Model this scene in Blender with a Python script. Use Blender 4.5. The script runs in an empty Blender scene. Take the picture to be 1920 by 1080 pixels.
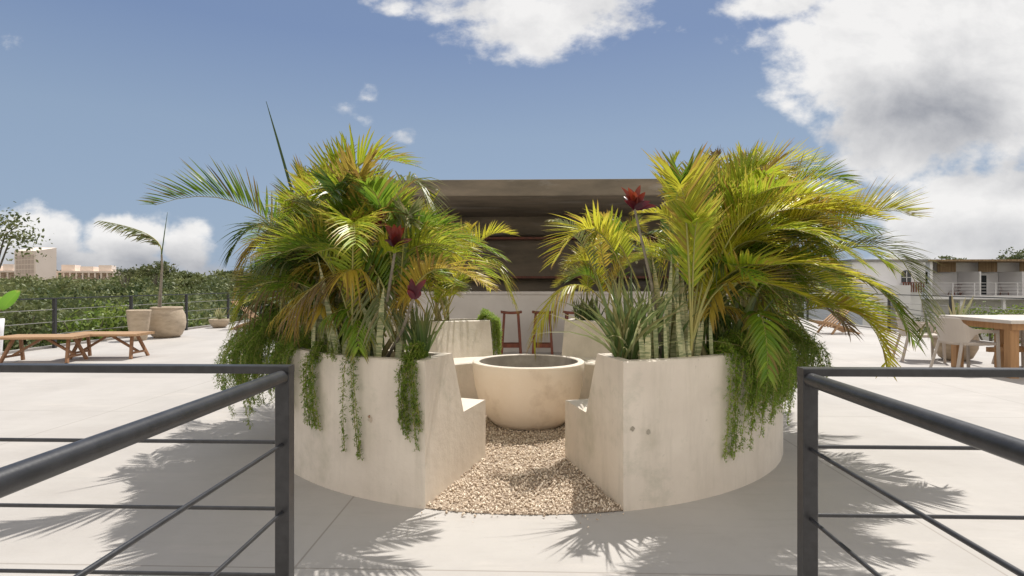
import bpy, math, random
import numpy as np
from mathutils import Vector, Matrix
PI = math.pi
random.seed(7); rng = np.random.default_rng(7)
sc = bpy.context.scene
# ------------------------------------------------------------------ camera
H = 1.3; F = 1100.0; HY = 532.0; YAW = math.radians(1.82)
cam_d = bpy.data.cameras.new('camera'); cam = bpy.data.objects.new('camera', cam_d)
sc.collection.objects.link(cam); sc.camera = cam
cam_d.sensor_width = 36; cam_d.lens = 36*F/1920; cam_d.shift_y = -(540-HY)/1920
cam_d.clip_end = 5000; cam_d.clip_start = .02
cam.location = (0, 0, H); cam.rotation_euler = (PI/2, 0, YAW)
FW = Vector((-math.sin(YAW), math.cos(YAW), 0)); RT = Vector((math.cos(YAW), math.sin(YAW), 0)); UP = Vector((0, 0, 1))
def P(px, py, Z): return Vector((0, 0, H)) + FW*Z + RT*((px-960)/F*Z) + UP*((HY-py)/F*Z)
def proj(p):
    d = Vector(p)-Vector((0, 0, H)); z = d.dot(FW)
    return 960+F*d.dot(RT)/z, HY-F*d.z/z
# ------------------------------------------------------------------ sun, sky, exposure
SUN = Vector((.23, .50, 1)).normalized()
sun_d = bpy.data.lights.new('sun', 'SUN'); sun = bpy.data.objects.new('sun', sun_d); sc.collection.objects.link(sun)
sun_d.energy = 4.3; sun_d.angle = math.radians(.55); sun_d.color = (1, .96, .90)
sun.rotation_euler = (-SUN).to_track_quat('-Z', 'Y').to_euler()
sc.view_settings.view_transform = 'Standard'; sc.view_settings.look = 'None'; sc.view_settings.gamma = 1
sc.view_settings.exposure = 0.15
w = bpy.data.worlds.new('World'); sc.world = w; w.use_nodes = True
nt = w.node_tree; nt.nodes.clear()
def wn(t, **k):
    n = nt.nodes.new(t)
    for a, b in k.items(): setattr(n, a, b)
    return n
def math_(op, a, b=None, c=None, clamp=False):
    n = wn('ShaderNodeMath', operation=op, use_clamp=clamp)
    for i, v in enumerate((a, b, c)):
        if v is None: continue
        if isinstance(v, (int, float)): n.inputs[i].default_value = v
        else: nt.links.new(v, n.inputs[i])
    return n.outputs[0]
sky = wn('ShaderNodeTexSky', sky_type='NISHITA', sun_disc=False)
sky.sun_elevation = math.asin(SUN.z); sky.sun_rotation = math.atan2(SUN.x, SUN.y)
sky.air_density = 1.0; sky.dust_density = 1.2; sky.ozone_density = 1.2
hs = wn('ShaderNodeHueSaturation'); hs.inputs['Saturation'].default_value = .74; hs.inputs['Value'].default_value = .9
nt.links.new(sky.outputs[0], hs.inputs['Color'])
tc = wn('ShaderNodeTexCoord'); sp = wn('ShaderNodeSeparateXYZ'); nt.links.new(tc.outputs['Generated'], sp.inputs[0])
X_, Y_, Z_ = sp.outputs
ay = math_('MAXIMUM', math_('ABSOLUTE', Y_), .08)
U = math_('DIVIDE', X_, ay); V = math_('DIVIDE', Z_, ay)
def vnoise(scale, detail, rough, dist=0, off=(0, 0, 0), sy=1.4):
    m = wn('ShaderNodeCombineXYZ'); nt.links.new(math_('ADD', U, off[0]), m.inputs[0]); nt.links.new(math_('MULTIPLY', math_('ADD', V, off[1]), sy), m.inputs[1]); nt.links.new(math_('MULTIPLY', Y_, .35), m.inputs[2])
    n = wn('ShaderNodeTexNoise'); n.inputs['Scale'].default_value = scale; n.inputs['Detail'].default_value = detail
    n.inputs['Roughness'].default_value = rough; n.inputs['Distortion'].default_value = dist
    nt.links.new(m.outputs[0], n.inputs['Vector']); return n.outputs['Fac']
def blobs(lst):
    tot = None
    for cx, cy, rx, ry, wt in lst:
        cu, cv = (cx-995)/F, (HY-cy)/F
        a = math_('DIVIDE', math_('SUBTRACT', U, cu), rx/F); b = math_('DIVIDE', math_('SUBTRACT', V, cv), ry/F)
        d = math_('SQRT', math_('ADD', math_('MULTIPLY', a, a), math_('MULTIPLY', b, b)))
        e = math_('MULTIPLY', math_('SUBTRACT', 1.35, d, clamp=False), wt)
        e = math_('MINIMUM', math_('MAXIMUM', e, 0), wt)
        tot = e if tot is None else math_('MAXIMUM', tot, e)
    return tot
cov = blobs([(1015, -30, 245, 165, .78), (1960, 110, 470, 340, .95), (1450, 5, 140, 55, .72), (1590, 110, 170, 150, .95), (1900, 420, 350, 150, .95), (1650, 250, 150, 130, .9),
             (30, 462, 150, 85, .95), (225, 452, 120, 68, 1.0), (335, 468, 78, 68, .95), (180, 500, 300, 55, .9),
             (240, 208, 60, 26, .46), (690, 172, 40, 36, .42), (650, 215, 70, 46, .38), (762, 252, 44, 38, .42), (1405, 285, 28, 24, .5), (720, 0, 80, 34, .42)])
n1 = vnoise(5.5, 9, .58, .15); n2 = vnoise(22, 6, .6)
up_ = wn('ShaderNodeMapRange', interpolation_type='SMOOTHSTEP'); nt.links.new(Z_, up_.inputs[0]); up_.inputs[1].default_value = .48; up_.inputs[2].default_value = .72; up_.inputs[4].default_value = .5  # unseen cloud cover added high overhead to raise the ambient light
bh_ = wn('ShaderNodeMapRange', interpolation_type='SMOOTHSTEP'); nt.links.new(Y_, bh_.inputs[0]); bh_.inputs[1].default_value = .05; bh_.inputs[2].default_value = -.25; bh_.inputs[4].default_value = .7  # unseen cloud bank added behind the camera to fill the shade
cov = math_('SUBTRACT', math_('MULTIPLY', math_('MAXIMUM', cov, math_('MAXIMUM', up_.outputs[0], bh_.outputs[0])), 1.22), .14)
dens = math_('ADD', cov, math_('ADD', math_('MULTIPLY', math_('SUBTRACT', n1, .5), 1.9), math_('MULTIPLY', math_('SUBTRACT', n2, .5), .55)))
mask = wn('ShaderNodeMapRange', interpolation_type='SMOOTHSTEP'); nt.links.new(dens, mask.inputs[0])
mask.inputs[1].default_value = .24; mask.inputs[2].default_value = .66; mask.inputs[4].default_value = .97
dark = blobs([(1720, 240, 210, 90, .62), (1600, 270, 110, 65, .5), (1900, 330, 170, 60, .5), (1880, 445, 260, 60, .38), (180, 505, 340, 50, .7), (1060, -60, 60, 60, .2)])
dk = math_('ADD', dark, math_('MULTIPLY', math_('SUBTRACT', vnoise(4.5, 7, .6, .2, (3.1, .12, 0)), .47), 1.5), clamp=True)
cr = wn('ShaderNodeValToRGB'); nt.links.new(dk, cr.inputs[0])
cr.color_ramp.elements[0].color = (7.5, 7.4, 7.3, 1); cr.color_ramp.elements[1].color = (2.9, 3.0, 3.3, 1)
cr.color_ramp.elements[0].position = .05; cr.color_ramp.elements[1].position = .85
sr = wn('ShaderNodeValToRGB'); nt.links.new(Z_, sr.inputs[0]); se = sr.color_ramp.elements
se[0].color = (2.55, 3.40, 4.65, 1); se[1].color = (.95, 1.5, 2.9, 1)
for p_, c_ in ((.24, (2.15, 2.95, 4.2)), (.38, (1.42, 2.12, 3.70))): e_ = se.new(p_); e_.color = (*c_, 1)
sm = wn('ShaderNodeMix', data_type='RGBA'); sm.inputs['Factor'].default_value = .85; nt.links.new(hs.outputs[0], sm.inputs['A']); nt.links.new(sr.outputs[0], sm.inputs['B'])
mx = wn('ShaderNodeMix', data_type='RGBA'); nt.links.new(mask.outputs[0], mx.inputs['Factor']); nt.links.new(sm.outputs['Result'], mx.inputs['A']); 
bk_ = wn('ShaderNodeMix', data_type='RGBA', blend_type='MULTIPLY'); nt.links.new(math_('MULTIPLY', bh_.outputs[0], 1.25, clamp=True), bk_.inputs['Factor']); nt.links.new(cr.outputs[0], bk_.inputs['A']); bk_.inputs['B'].default_value = (1.22, 1.15, 1.05, 1)  # added rear clouds made brighter and warmer to lift the shaded faces
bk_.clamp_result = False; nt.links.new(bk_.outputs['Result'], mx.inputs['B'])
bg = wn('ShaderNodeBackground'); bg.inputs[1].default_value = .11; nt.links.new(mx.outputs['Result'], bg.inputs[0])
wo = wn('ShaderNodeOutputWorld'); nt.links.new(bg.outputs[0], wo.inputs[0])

# ------------------------------------------------------------------ materials
MATS = {}
def mat(name, col, rough=.6, col2=None, nscale=3, bump=0, bscale=40, metal=0, spec=.5, coords='Object', detail=6, stretch=None, col3=None, n3=.6, lo=.35, hi=.65):
    if name in MATS: return MATS[name]
    m = bpy.data.materials.new(name); m.use_nodes = True; t = m.node_tree; b = t.nodes['Principled BSDF']
    b.inputs['Base Color'].default_value = (*col, 1); b.inputs['Roughness'].default_value = rough
    b.inputs['Metallic'].default_value = metal; b.inputs['Specular IOR Level'].default_value = spec
    tcn = t.nodes.new('ShaderNodeTexCoord'); src = tcn.outputs[coords]
    if stretch:
        mp = t.nodes.new('ShaderNodeMapping'); mp.inputs['Scale'].default_value = stretch; t.links.new(src, mp.inputs[0]); src = mp.outputs[0]
    def noise(s, d=detail, r=.6):
        n = t.nodes.new('ShaderNodeTexNoise'); n.inputs['Scale'].default_value = s; n.inputs['Detail'].default_value = d; n.inputs['Roughness'].default_value = r
        t.links.new(src, n.inputs['Vector']); return n.outputs['Fac']
    def ramp(f, lo, hi):
        r = t.nodes.new('ShaderNodeMapRange'); r.inputs[1].default_value = lo; r.inputs[2].default_value = hi; t.links.new(f, r.inputs[0]); return r.outputs[0]
    out = None
    if col2:
        x = t.nodes.new('ShaderNodeMix'); x.data_type = 'RGBA'; x.inputs['A'].default_value = (*col, 1); x.inputs['B'].default_value = (*col2, 1)
        t.links.new(ramp(noise(nscale), lo, hi), x.inputs['Factor']); out = x.outputs['Result']
    if col3:
        x = t.nodes.new('ShaderNodeMix'); x.data_type = 'RGBA'; t.links.new(out, x.inputs['A']); x.inputs['B'].default_value = (*col3, 1)
        t.links.new(ramp(noise(n3, 8, .65), .55, .75), x.inputs['Factor']); out = x.outputs['Result']
    if out: t.links.new(out, b.inputs['Base Color'])
    if bump:
        bp = t.nodes.new('ShaderNodeBump'); bp.inputs['Strength'].default_value = bump; bp.inputs['Distance'].default_value = .02
        t.links.new(noise(bscale), bp.inputs['Height']); t.links.new(bp.outputs[0], b.inputs['Normal'])
    MATS[name] = m; return m
def leafmat(name, c1, c2, tip, trans=.44, rough=.4, band=None, tipamt=.55):
    m = bpy.data.materials.new(name); m.use_nodes = True; t = m.node_tree; b = t.nodes['Principled BSDF']; o = t.nodes['Material Output']
    at = t.nodes.new('ShaderNodeAttribute'); at.attribute_name = 'tint'; s = t.nodes.new('ShaderNodeSeparateColor'); t.links.new(at.outputs['Color'], s.inputs[0])
    x = t.nodes.new('ShaderNodeMix'); x.data_type = 'RGBA'; x.inputs['A'].default_value = (*c1, 1); x.inputs['B'].default_value = (*c2, 1); t.links.new(s.outputs[1], x.inputs['Factor'])
    mg = t.nodes.new('ShaderNodeMapRange'); mg.inputs[1].default_value = .88; mg.inputs[2].default_value = .93; mg.inputs[4].default_value = .7; t.links.new(s.outputs[1], mg.inputs[0]); xb = t.nodes.new('ShaderNodeMix'); xb.data_type = 'RGBA'; t.links.new(mg.outputs[0], xb.inputs['Factor']); t.links.new(x.outputs['Result'], xb.inputs['A']); xb.inputs['B'].default_value = (*tip, 1); x = xb
    r = t.nodes.new('ShaderNodeMapRange'); r.inputs[1].default_value = 1-tipamt; r.inputs[2].default_value = 1.15
    a = t.nodes.new('ShaderNodeMath'); a.operation = 'MULTIPLY'; t.links.new(s.outputs[0], a.inputs[0])
    a2 = t.nodes.new('ShaderNodeMapRange'); a2.inputs[3].default_value = .72; a2.inputs[4].default_value = 1.12; t.links.new(s.outputs[1], a2.inputs[0]); t.links.new(a2.outputs[0], a.inputs[1])
    t.links.new(a.outputs[0], r.inputs[0])
    y = t.nodes.new('ShaderNodeMix'); y.data_type = 'RGBA'; t.links.new(x.outputs['Result'], y.inputs['A']); y.inputs['B'].default_value = (*tip, 1); t.links.new(r.outputs[0], y.inputs['Factor'])
    colr = y.outputs['Result']
    if band:
        tcn = t.nodes.new('ShaderNodeTexCoord'); wv = t.nodes.new('ShaderNodeTexNoise'); mp = t.nodes.new('ShaderNodeMapping'); mp.inputs['Scale'].default_value = (14, 14, 95)
        t.links.new(tcn.outputs['Object'], mp.inputs[0]); t.links.new(mp.outputs[0], wv.inputs['Vector']); wv.inputs['Scale'].default_value = 1; wv.inputs['Detail'].default_value = 3
        mr = t.nodes.new('ShaderNodeMapRange'); mr.inputs[1].default_value = .45; mr.inputs[2].default_value = .58; t.links.new(wv.outputs['Fac'], mr.inputs[0])
        z = t.nodes.new('ShaderNodeMix'); z.data_type = 'RGBA'; t.links.new(colr, z.inputs['A']); z.inputs['B'].default_value = (*band, 1); t.links.new(mr.outputs[0], z.inputs['Factor']); colr = z.outputs['Result']
    oi = t.nodes.new('ShaderNodeObjectInfo'); hv = t.nodes.new('ShaderNodeHueSaturation'); v1 = t.nodes.new('ShaderNodeMapRange'); v1.inputs[3].default_value = .78; v1.inputs[4].default_value = 1.2
    t.links.new(oi.outputs['Random'], v1.inputs[0]); t.links.new(v1.outputs[0], hv.inputs['Value']); t.links.new(colr, hv.inputs['Color']); colr = hv.outputs[0]
    t.links.new(colr, b.inputs['Base Color']); b.inputs['Roughness'].default_value = rough
    tr = t.nodes.new('ShaderNodeBsdfTranslucent'); g = t.nodes.new('ShaderNodeGamma'); g.inputs[1].default_value = .9; t.links.new(colr, g.inputs[0]); t.links.new(g.outputs[0], tr.inputs[0])
    ms = t.nodes.new('ShaderNodeMixShader'); ms.inputs[0].default_value = trans; t.links.new(b.outputs[0], ms.inputs[1]); t.links.new(tr.outputs[0], ms.inputs[2]); t.links.new(ms.outputs[0], o.inputs[0])
    return m
BR = (.20, .10, .035)
L_GREEN = leafmat('palm leaf green', (.10, .20, .016), (.26, .38, .03), BR)
L_LIME = leafmat('palm leaf lime', (.25, .36, .02), (.54, .54, .04), (.35, .20, .05))
L_YEL = leafmat('palm leaf yellow', (.46, .48, .03), (.66, .58, .05), (.30, .15, .05))
L_ORG = leafmat('palm leaf ageing orange', (.50, .36, .05), (.58, .46, .07), (.22, .11, .04))
L_DARK = leafmat('palm leaf deep green', (.045, .10, .018), (.09, .15, .02), (.10, .10, .03), .32, .3)
L_SILV = leafmat('palm leaf glossy', (.16, .20, .07), (.26, .29, .11), (.30, .24, .12), .3, .42)
L_DRY = leafmat('palm leaf dry', (.24, .15, .07), (.34, .24, .12), (.16, .09, .05), .3, .6)
L_FERN = leafmat('asparagus fern leaf', (.15, .27, .03), (.38, .50, .07), (.30, .34, .08), .45, .5)
L_SNAKE = leafmat('snake plant leaf', (.34, .35, .18), (.52, .50, .28), (.50, .42, .22), .12, .4, band=(.20, .24, .11))
L_BLADE = leafmat('dracaena blade leaf', (.05, .10, .025), (.18, .24, .07), (.20, .17, .06), .25, .35)
L_PALEB = leafmat('spider plant blade', (.22, .27, .10), (.42, .42, .24), (.40, .32, .16), .3, .4)
L_RED = leafmat('cordyline red leaf', (.13, .010, .012), (.32, .04, .02), (.40, .07, .02), .35, .3)
L_MAR = leafmat('cordyline maroon leaf', (.07, .008, .018), (.13, .015, .03), (.25, .03, .03), .3, .3)
L_FAR = leafmat('distant tree leaf', (.045, .070, .020), (.21, .225, .08), (.15, .14, .06), .25, .6, tipamt=.3)
L_NEAR = leafmat('roadside bush leaf', (.12, .20, .03), (.28, .35, .06), (.24, .26, .07), .35, .5)
L_BAN = leafmat('broad leaf', (.10, .24, .02), (.16, .34, .03), (.4, .4, .1), .5, .3, tipamt=.1)
M_STEM = mat('palm cane', (.28, .26, .13), .5, (.42, .34, .15), 9, .3, 30)
M_RACH = mat('palm rachis', (.38, .33, .10), .45, (.28, .30, .08), 9)
M_TRUNKT = mat('slim trunk', (.30, .26, .20), .8, (.20, .17, .13), 14, .4, 60)
M_BARK = mat('tree bark', (.16, .13, .10), .9, (.26, .22, .18), 5, .5, 20)
M_PLASTER = mat('polished cream plaster', (.78, .70, .60), .62, (.68, .60, .51), 2.2, .15, 18, col3=(.50, .46, .36), n3=1.8)
def weather(m):
    t = m.node_tree; b = t.nodes['Principled BSDF']; src = b.inputs['Base Color'].links[0].from_socket; tcn = t.nodes.new('ShaderNodeTexCoord')
    def layer(src, scale, sc3, lo, hi, amt, col):
        q = t.nodes.new('ShaderNodeMapping'); q.inputs['Scale'].default_value = sc3; t.links.new(tcn.outputs['Object'], q.inputs[0]); n = t.nodes.new('ShaderNodeTexNoise'); n.inputs['Scale'].default_value = scale; n.inputs['Detail'].default_value = 8; n.inputs['Roughness'].default_value = .7; t.links.new(q.outputs[0], n.inputs['Vector'])
        r = t.nodes.new('ShaderNodeMapRange'); r.inputs[1].default_value = lo; r.inputs[2].default_value = hi; r.inputs[4].default_value = amt; t.links.new(n.outputs['Fac'], r.inputs[0])
        x = t.nodes.new('ShaderNodeMix'); x.data_type = 'RGBA'; t.links.new(r.outputs[0], x.inputs['Factor']); t.links.new(src, x.inputs['A']); x.inputs['B'].default_value = (*col, 1); return x.outputs['Result']
    c = layer(src, 1, (9, 9, 1.1), .50, .72, .55, (.58, .52, .43)); c = layer(c, 1, (2.6, 2.6, 3.4), .56, .70, .55, (.47, .45, .36)); c = layer(c, 1, (26, 26, 22), .64, .74, .6, (.40, .35, .28))
    t.links.new(c, b.inputs['Base Color'])
weather(M_PLASTER)
M_BOWL = mat('cream cement bowl', (.92, .81, .68), .6, (.87, .75, .61), 3, .15, 25, col3=(.66, .54, .42), n3=2.6)
M_CHAR = mat('soot stained bowl inside', (.42, .38, .33), .8, (.24, .21, .18), 4, .2, 20)
M_BLACK = mat('charcoal powder coated steel', (.022, .022, .024), .38, (.035, .035, .038), 30, .04, 120)
M_CONC = mat('grey brown concrete', (.24, .195, .145), .85, (.13, .11, .083), 1.6, .3, 9, stretch=(.5, 1, 1.8), col3=(.33, .31, .28), n3=1.5)
M_WHITE = mat('white render', (.78, .77, .78), .8, (.70, .69, .70), .4)
M_COUNTER = mat('counter plaster', (.58, .54, .50), .8, (.50, .46, .42), 1.4, .1, 14)
M_REDW = mat('red hardwood', (.20, .050, .022), .45, (.11, .028, .014), 12, .1, 40, stretch=(1, 1, .2))
M_TEAK = mat('weathered teak', (.46, .29, .16), .65, (.34, .20, .10), 9, .2, 30, stretch=(.25, 3, 3))
M_LEGW = mat('reddish bench leg timber', (.34, .18, .095), .65, (.24, .12, .06), 9, .2, 30)
M_OAK = mat('golden table wood', (.44, .24, .10), .5, (.33, .17, .07), 9, .1, 30, stretch=(3, 3, .25))
M_TOP = mat('pale table top', (.62, .57, .51), .5, (.55, .50, .44), 5)
M_CHAIR = mat('taupe moulded plastic', (.50, .44, .38), .5, (.47, .41, .355), 3)
M_POT = mat('sand clay pot', (.52, .42, .31), .85, (.40, .32, .23), 4, .3, 25, stretch=(1, 1, 2.5), col3=(.30, .24, .17), n3=2.4)
M_PINK = mat('sand pink render', (.84, .72, .63), .9, (.78, .66, .57), .3)
M_PINKD = mat('sand pink block wall', (.62, .50, .43), .9, (.54, .43, .37), .8)
M_GLASS = mat('dark window glass', (.03, .035, .04), .1)
M_BAMB = mat('bamboo screen', (.34, .24, .14), .8, (.20, .13, .07), 1, 0, stretch=(9, 9, .3), lo=.42, hi=.58)
M_SOIL = mat('dark soil', (.06, .045, .032), .95, (.11, .085, .06), 25, .6, 60)
M_GREY = mat('grey cement pole', (.30, .29, .28), .8, (.25, .24, .23), 4)
M_GROUND = mat('scrub ground', (.07, .075, .035), .95, (.13, .11, .07), .05)

# deck: cream micro-cement with large pours, faint trowel marks, hairline joints and stains
def deckmat():
    m = bpy.data.materials.new('cream cement deck'); m.use_nodes = True; t = m.node_tree; b = t.nodes['Principled BSDF']; b.inputs['Roughness'].default_value = .72
    tcn = t.nodes.new('ShaderNodeTexCoord')
    def noise(scale, det, mp=None, r=.6):
        n = t.nodes.new('ShaderNodeTexNoise'); n.inputs['Scale'].default_value = scale; n.inputs['Detail'].default_value = det; n.inputs['Roughness'].default_value = r
        if mp:
            q = t.nodes.new('ShaderNodeMapping'); q.inputs['Scale'].default_value = mp; t.links.new(tcn.outputs['Object'], q.inputs[0]); t.links.new(q.outputs[0], n.inputs['Vector'])
        else: t.links.new(tcn.outputs['Object'], n.inputs['Vector'])
        return n.outputs['Fac']
    def mixc(a, bcol, f, lo, hi, amt=1):
        r = t.nodes.new('ShaderNodeMapRange'); r.inputs[1].default_value = lo; r.inputs[2].default_value = hi; r.inputs[4].default_value = amt; t.links.new(f, r.inputs[0])
        x = t.nodes.new('ShaderNodeMix'); x.data_type = 'RGBA'; t.links.new(r.outputs[0], x.inputs['Factor'])
        if isinstance(a, tuple): x.inputs['A'].default_value = (*a, 1)
        else: t.links.new(a, x.inputs['A'])
        x.inputs['B'].default_value = (*bcol, 1); return x.outputs['Result']
    c = mixc((.465, .438, .408), (.41, .385, .357), noise(1.1, 8, (1, .45, 1)), .35, .65)
    c = mixc(c, (.38, .352, .325), noise(.55, 8, (.8, 1.3, 1), .72), .48, .70, .95)
    c = mixc(c, (.50, .46, .42), noise(.9, 9, (.5, 1.6, 1), .7), .55, .68, .7)
    c = mixc(c, (.36, .335, .30), noise(5, 9, (.35, 2.6, 1), .72), .54, .72, .5)
    c = mixc(c, (.33, .30, .27), noise(1.6, 9, (1, 1, 1), .78), .62, .72, .45)
    c = mixc(c, (.38, .34, .30), noise(45, 3), .66, .74, .6)
    bk = t.nodes.new('ShaderNodeTexBrick'); q = t.nodes.new('ShaderNodeMapping'); q.inputs['Rotation'].default_value = (0, 0, 0); q.inputs['Location'].default_value = (1.08, .55, 0)
    t.links.new(tcn.outputs['Object'], q.inputs[0]); t.links.new(q.outputs[0], bk.inputs['Vector'])
    bk.inputs['Scale'].default_value = 1; bk.inputs['Brick Width'].default_value = 3.2; bk.inputs['Row Height'].default_value = 3.2; bk.inputs['Mortar Size'].default_value = .006; bk.offset = 0; bk.inputs['Mortar Smooth'].default_value = .3
    bk.inputs['Color1'].default_value = bk.inputs['Color2'].default_value = (0, 0, 0, 1); bk.inputs['Mortar'].default_value = (1, 1, 1, 1)
    c = mixc(c, (.30, .27, .24), bk.outputs['Color'], 0, 1, .9)
    t.links.new(c, b.inputs['Base Color'])
    bp = t.nodes.new('ShaderNodeBump'); bp.inputs['Strength'].default_value = .12; bp.inputs['Distance'].default_value = .01; t.links.new(noise(12, 8, (1, 2.5, 1)), bp.inputs['Height']); t.links.new(bp.outputs[0], b.inputs['Normal'])
    return m
M_DECK = deckmat()

# ------------------------------------------------------------------ mesh helpers
def tagp(o, label=None, cat=None, group=None, kind=None):
    if label: o['label'] = label
    if cat: o['category'] = cat
    if group: o['group'] = group
    if kind: o['kind'] = kind
    return o
def empty(name, loc=(0, 0, 0), rz=0, **k):
    o = bpy.data.objects.new(name, None); o.empty_display_size = .1; sc.collection.objects.link(o); o.location = loc; o.rotation_euler = (0, 0, rz); return tagp(o, **k)
class MB:
    def __init__(s): s.v = []; s.f = []; s.c = []; s.m = []; s.sm = []
    def add(s, vs, fs, mi=0, cols=None, smooth=False):
        n = len(s.v); s.v += [tuple(a) for a in vs]; s.f += [tuple(i+n for i in f) for f in fs]; s.m += [mi]*len(fs); s.sm += [smooth]*len(fs)
        s.c += cols if cols else [(0, .5, 0)]*len(vs); return s
    def box(s, a, b, mi=0, rz=0, c=None):
        x0, y0, z0 = a; x1, y1, z1 = b
        vs = [Vector(p) for p in ((x0, y0, z0), (x1, y0, z0), (x1, y1, z0), (x0, y1, z0), (x0, y0, z1), (x1, y0, z1), (x1, y1, z1), (x0, y1, z1))]
        return s.add(vs, [(0, 3, 2, 1), (4, 5, 6, 7), (0, 1, 5, 4), (1, 2, 6, 5), (2, 3, 7, 6), (3, 0, 4, 7)], mi)
    def bar(s, p, q, w, h, mi=0, up=(0, 0, 1), bev=0):
        p = Vector(p); q = Vector(q); d = (q-p).normalized(); up = Vector(up)
        if abs(d.dot(up)) > .98: up = Vector((0, 1, 0))
        sd = d.cross(up).normalized(); u = sd.cross(d).normalized()
        if bev:
            prof = [(w/2, h/2-bev), (w/2-bev, h/2), (-w/2+bev, h/2), (-w/2, h/2-bev), (-w/2, -h/2+bev), (-w/2+bev, -h/2), (w/2-bev, -h/2), (w/2, -h/2+bev)]
        else: prof = [(w/2, h/2), (-w/2, h/2), (-w/2, -h/2), (w/2, -h/2)]
        n = len(prof); vs = [p+sd*a+u*b for a, b in prof]+[q+sd*a+u*b for a, b in prof]
        fs = [((i+1) % n, i, n+i, n+(i+1) % n) for i in range(n)]+[tuple(range(n)), tuple(range(2*n-1, n-1, -1))]
        return s.add(vs, fs, mi)
    def tube(s, pts, rads, n=8, mi=0, cap=True, smooth=True):
        pts = [Vector(p) for p in pts]
        if not hasattr(rads, '__len__'): rads = [rads]*len(pts)
        vs = []; ref = Vector((.13, .97, .2))
        for i, p in enumerate(pts):
            d = (pts[min(i+1, len(pts)-1)]-pts[max(i-1, 0)]).normalized()
            a = d.cross(ref)
            if a.length < .1: a = d.cross(Vector((1, 0, 0)))
            a.normalize(); b = d.cross(a).normalized()
            vs += [p+(a*math.cos(2*PI*k/n)+b*math.sin(2*PI*k/n))*rads[i] for k in range(n)]
        fs = [(i*n+k, i*n+(k+1) % n, (i+1)*n+(k+1) % n, (i+1)*n+k) for i in range(len(pts)-1) for k in range(n)]
        s.add(vs, fs, mi, smooth=smooth)
        if cap: s.add([vs[k] for k in range(n)], [tuple(range(n-1, -1, -1))], mi); s.add(vs[-n:], [tuple(range(n))], mi)
        return s
    def lathe(s, prof, n=48, mi=0, cx=0, cy=0, wob=0, smooth=True):
        vs = []
        for r, z in prof:
            for k in range(n):
                a = 2*PI*k/n; rr = r*(1+wob*math.sin(3*a+z*9)+wob*.7*math.sin(5*a-z*14)); vs.append((cx+rr*math.cos(a), cy+rr*math.sin(a), z))
        fs = [(i*n+k, i*n+(k+1) % n, (i+1)*n+(k+1) % n, (i+1)*n+k) for i in range(len(prof)-1) for k in range(n)]
        return s.add(vs, fs, mi, smooth=smooth)
    def build(s, name, mats, parent=None, loc=None, rz=0, bevel=0, **k):
        me = bpy.data.meshes.new(name); me.from_pydata(s.v, [], s.f)
        for m in (mats if isinstance(mats, (list, tuple)) else [mats]): me.materials.append(m)
        me.polygons.foreach_set('material_index', s.m); me.polygons.foreach_set('use_smooth', s.sm)
        ca = me.color_attributes.new('tint', 'FLOAT_COLOR', 'POINT'); a = np.ones((len(s.v), 4), dtype=np.float32); a[:, :3] = np.array(s.c, dtype=np.float32); ca.data.foreach_set('color', a.ravel())
        me.update(); o = bpy.data.objects.new(name, me); sc.collection.objects.link(o)
        if parent: o.parent = parent
        if loc: o.location = loc
        if rz: o.rotation_euler = (0, 0, rz)
        if bevel:
            bm_ = o.modifiers.new('b', 'BEVEL'); bm_.width = bevel; bm_.segments = 2; bm_.limit_method = 'ANGLE'
        return tagp(o, **k)
def rawmesh(name, v, f4, tint, m, parent=None, **k):
    """v (n,3), f4 (m,4) numpy -> object"""
    me = bpy.data.meshes.new(name); me.vertices.add(len(v)); me.vertices.foreach_set('co', v.astype(np.float32).ravel())
    nf = len(f4); k_ = f4.shape[1]; me.loops.add(nf*k_); me.loops.foreach_set('vertex_index', f4.astype(np.int32).ravel()); me.polygons.add(nf)
    me.polygons.foreach_set('loop_start', np.arange(0, nf*k_, k_, dtype=np.int32)); me.update(calc_edges=True); me.validate()
    for q in (m if isinstance(m, (list, tuple)) else [m]): me.materials.append(q)
    ca = me.color_attributes.new('tint', 'FLOAT_COLOR', 'POINT'); a = np.ones((len(v), 4), dtype=np.float32); a[:, :3] = tint; ca.data.foreach_set('color', a.ravel())
    o = bpy.data.objects.new(name, me); sc.collection.objects.link(o)
    if parent: o.parent = parent
    return tagp(o, **k)
def copy_tree(o, parent=None):
    kids = [c for c in bpy.data.objects if c.parent is o]
    c = o.copy(); sc.collection.objects.link(c); c.parent = parent
    for ch in kids: copy_tree(ch, c)
    return c

# ================================================================== THE SETTING
CX, CY = -.04, 5.46
GZ = -9.0
# terrain: one sheet, gently rising away from the building
n = 60; xs = np.linspace(-900, 900, n); ys = np.linspace(-400, 1400, n)
gx, gy = np.meshgrid(xs, ys); r = np.hypot(gx, gy); gz = GZ+np.clip((r-60)/250, 0, 1)*6.0+np.clip((r-300)/900, 0, 1)*8
v = np.stack([gx, gy, gz], -1).reshape(-1, 3); idx = np.arange(n*n).reshape(n, n)
f = np.stack([idx[:-1, :-1], idx[:-1, 1:], idx[1:, 1:], idx[1:, :-1]], -1).reshape(-1, 4)
rawmesh('ground', v, f, np.full((len(v), 3), .5), M_GROUND, kind='structure')
b = MB(); b.box((-9.75, -7, GZ+.05), (9.98, 30, 0)); b.build('roof_deck', M_DECK, kind='structure')
b = MB()
for x0, x1 in ((-9.75, -9.68), (9.9, 9.98)): b.box((x0, -7, .002), (x1, 30, .05))
b.build('deck_kerb', M_DECK, kind='structure')
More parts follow.
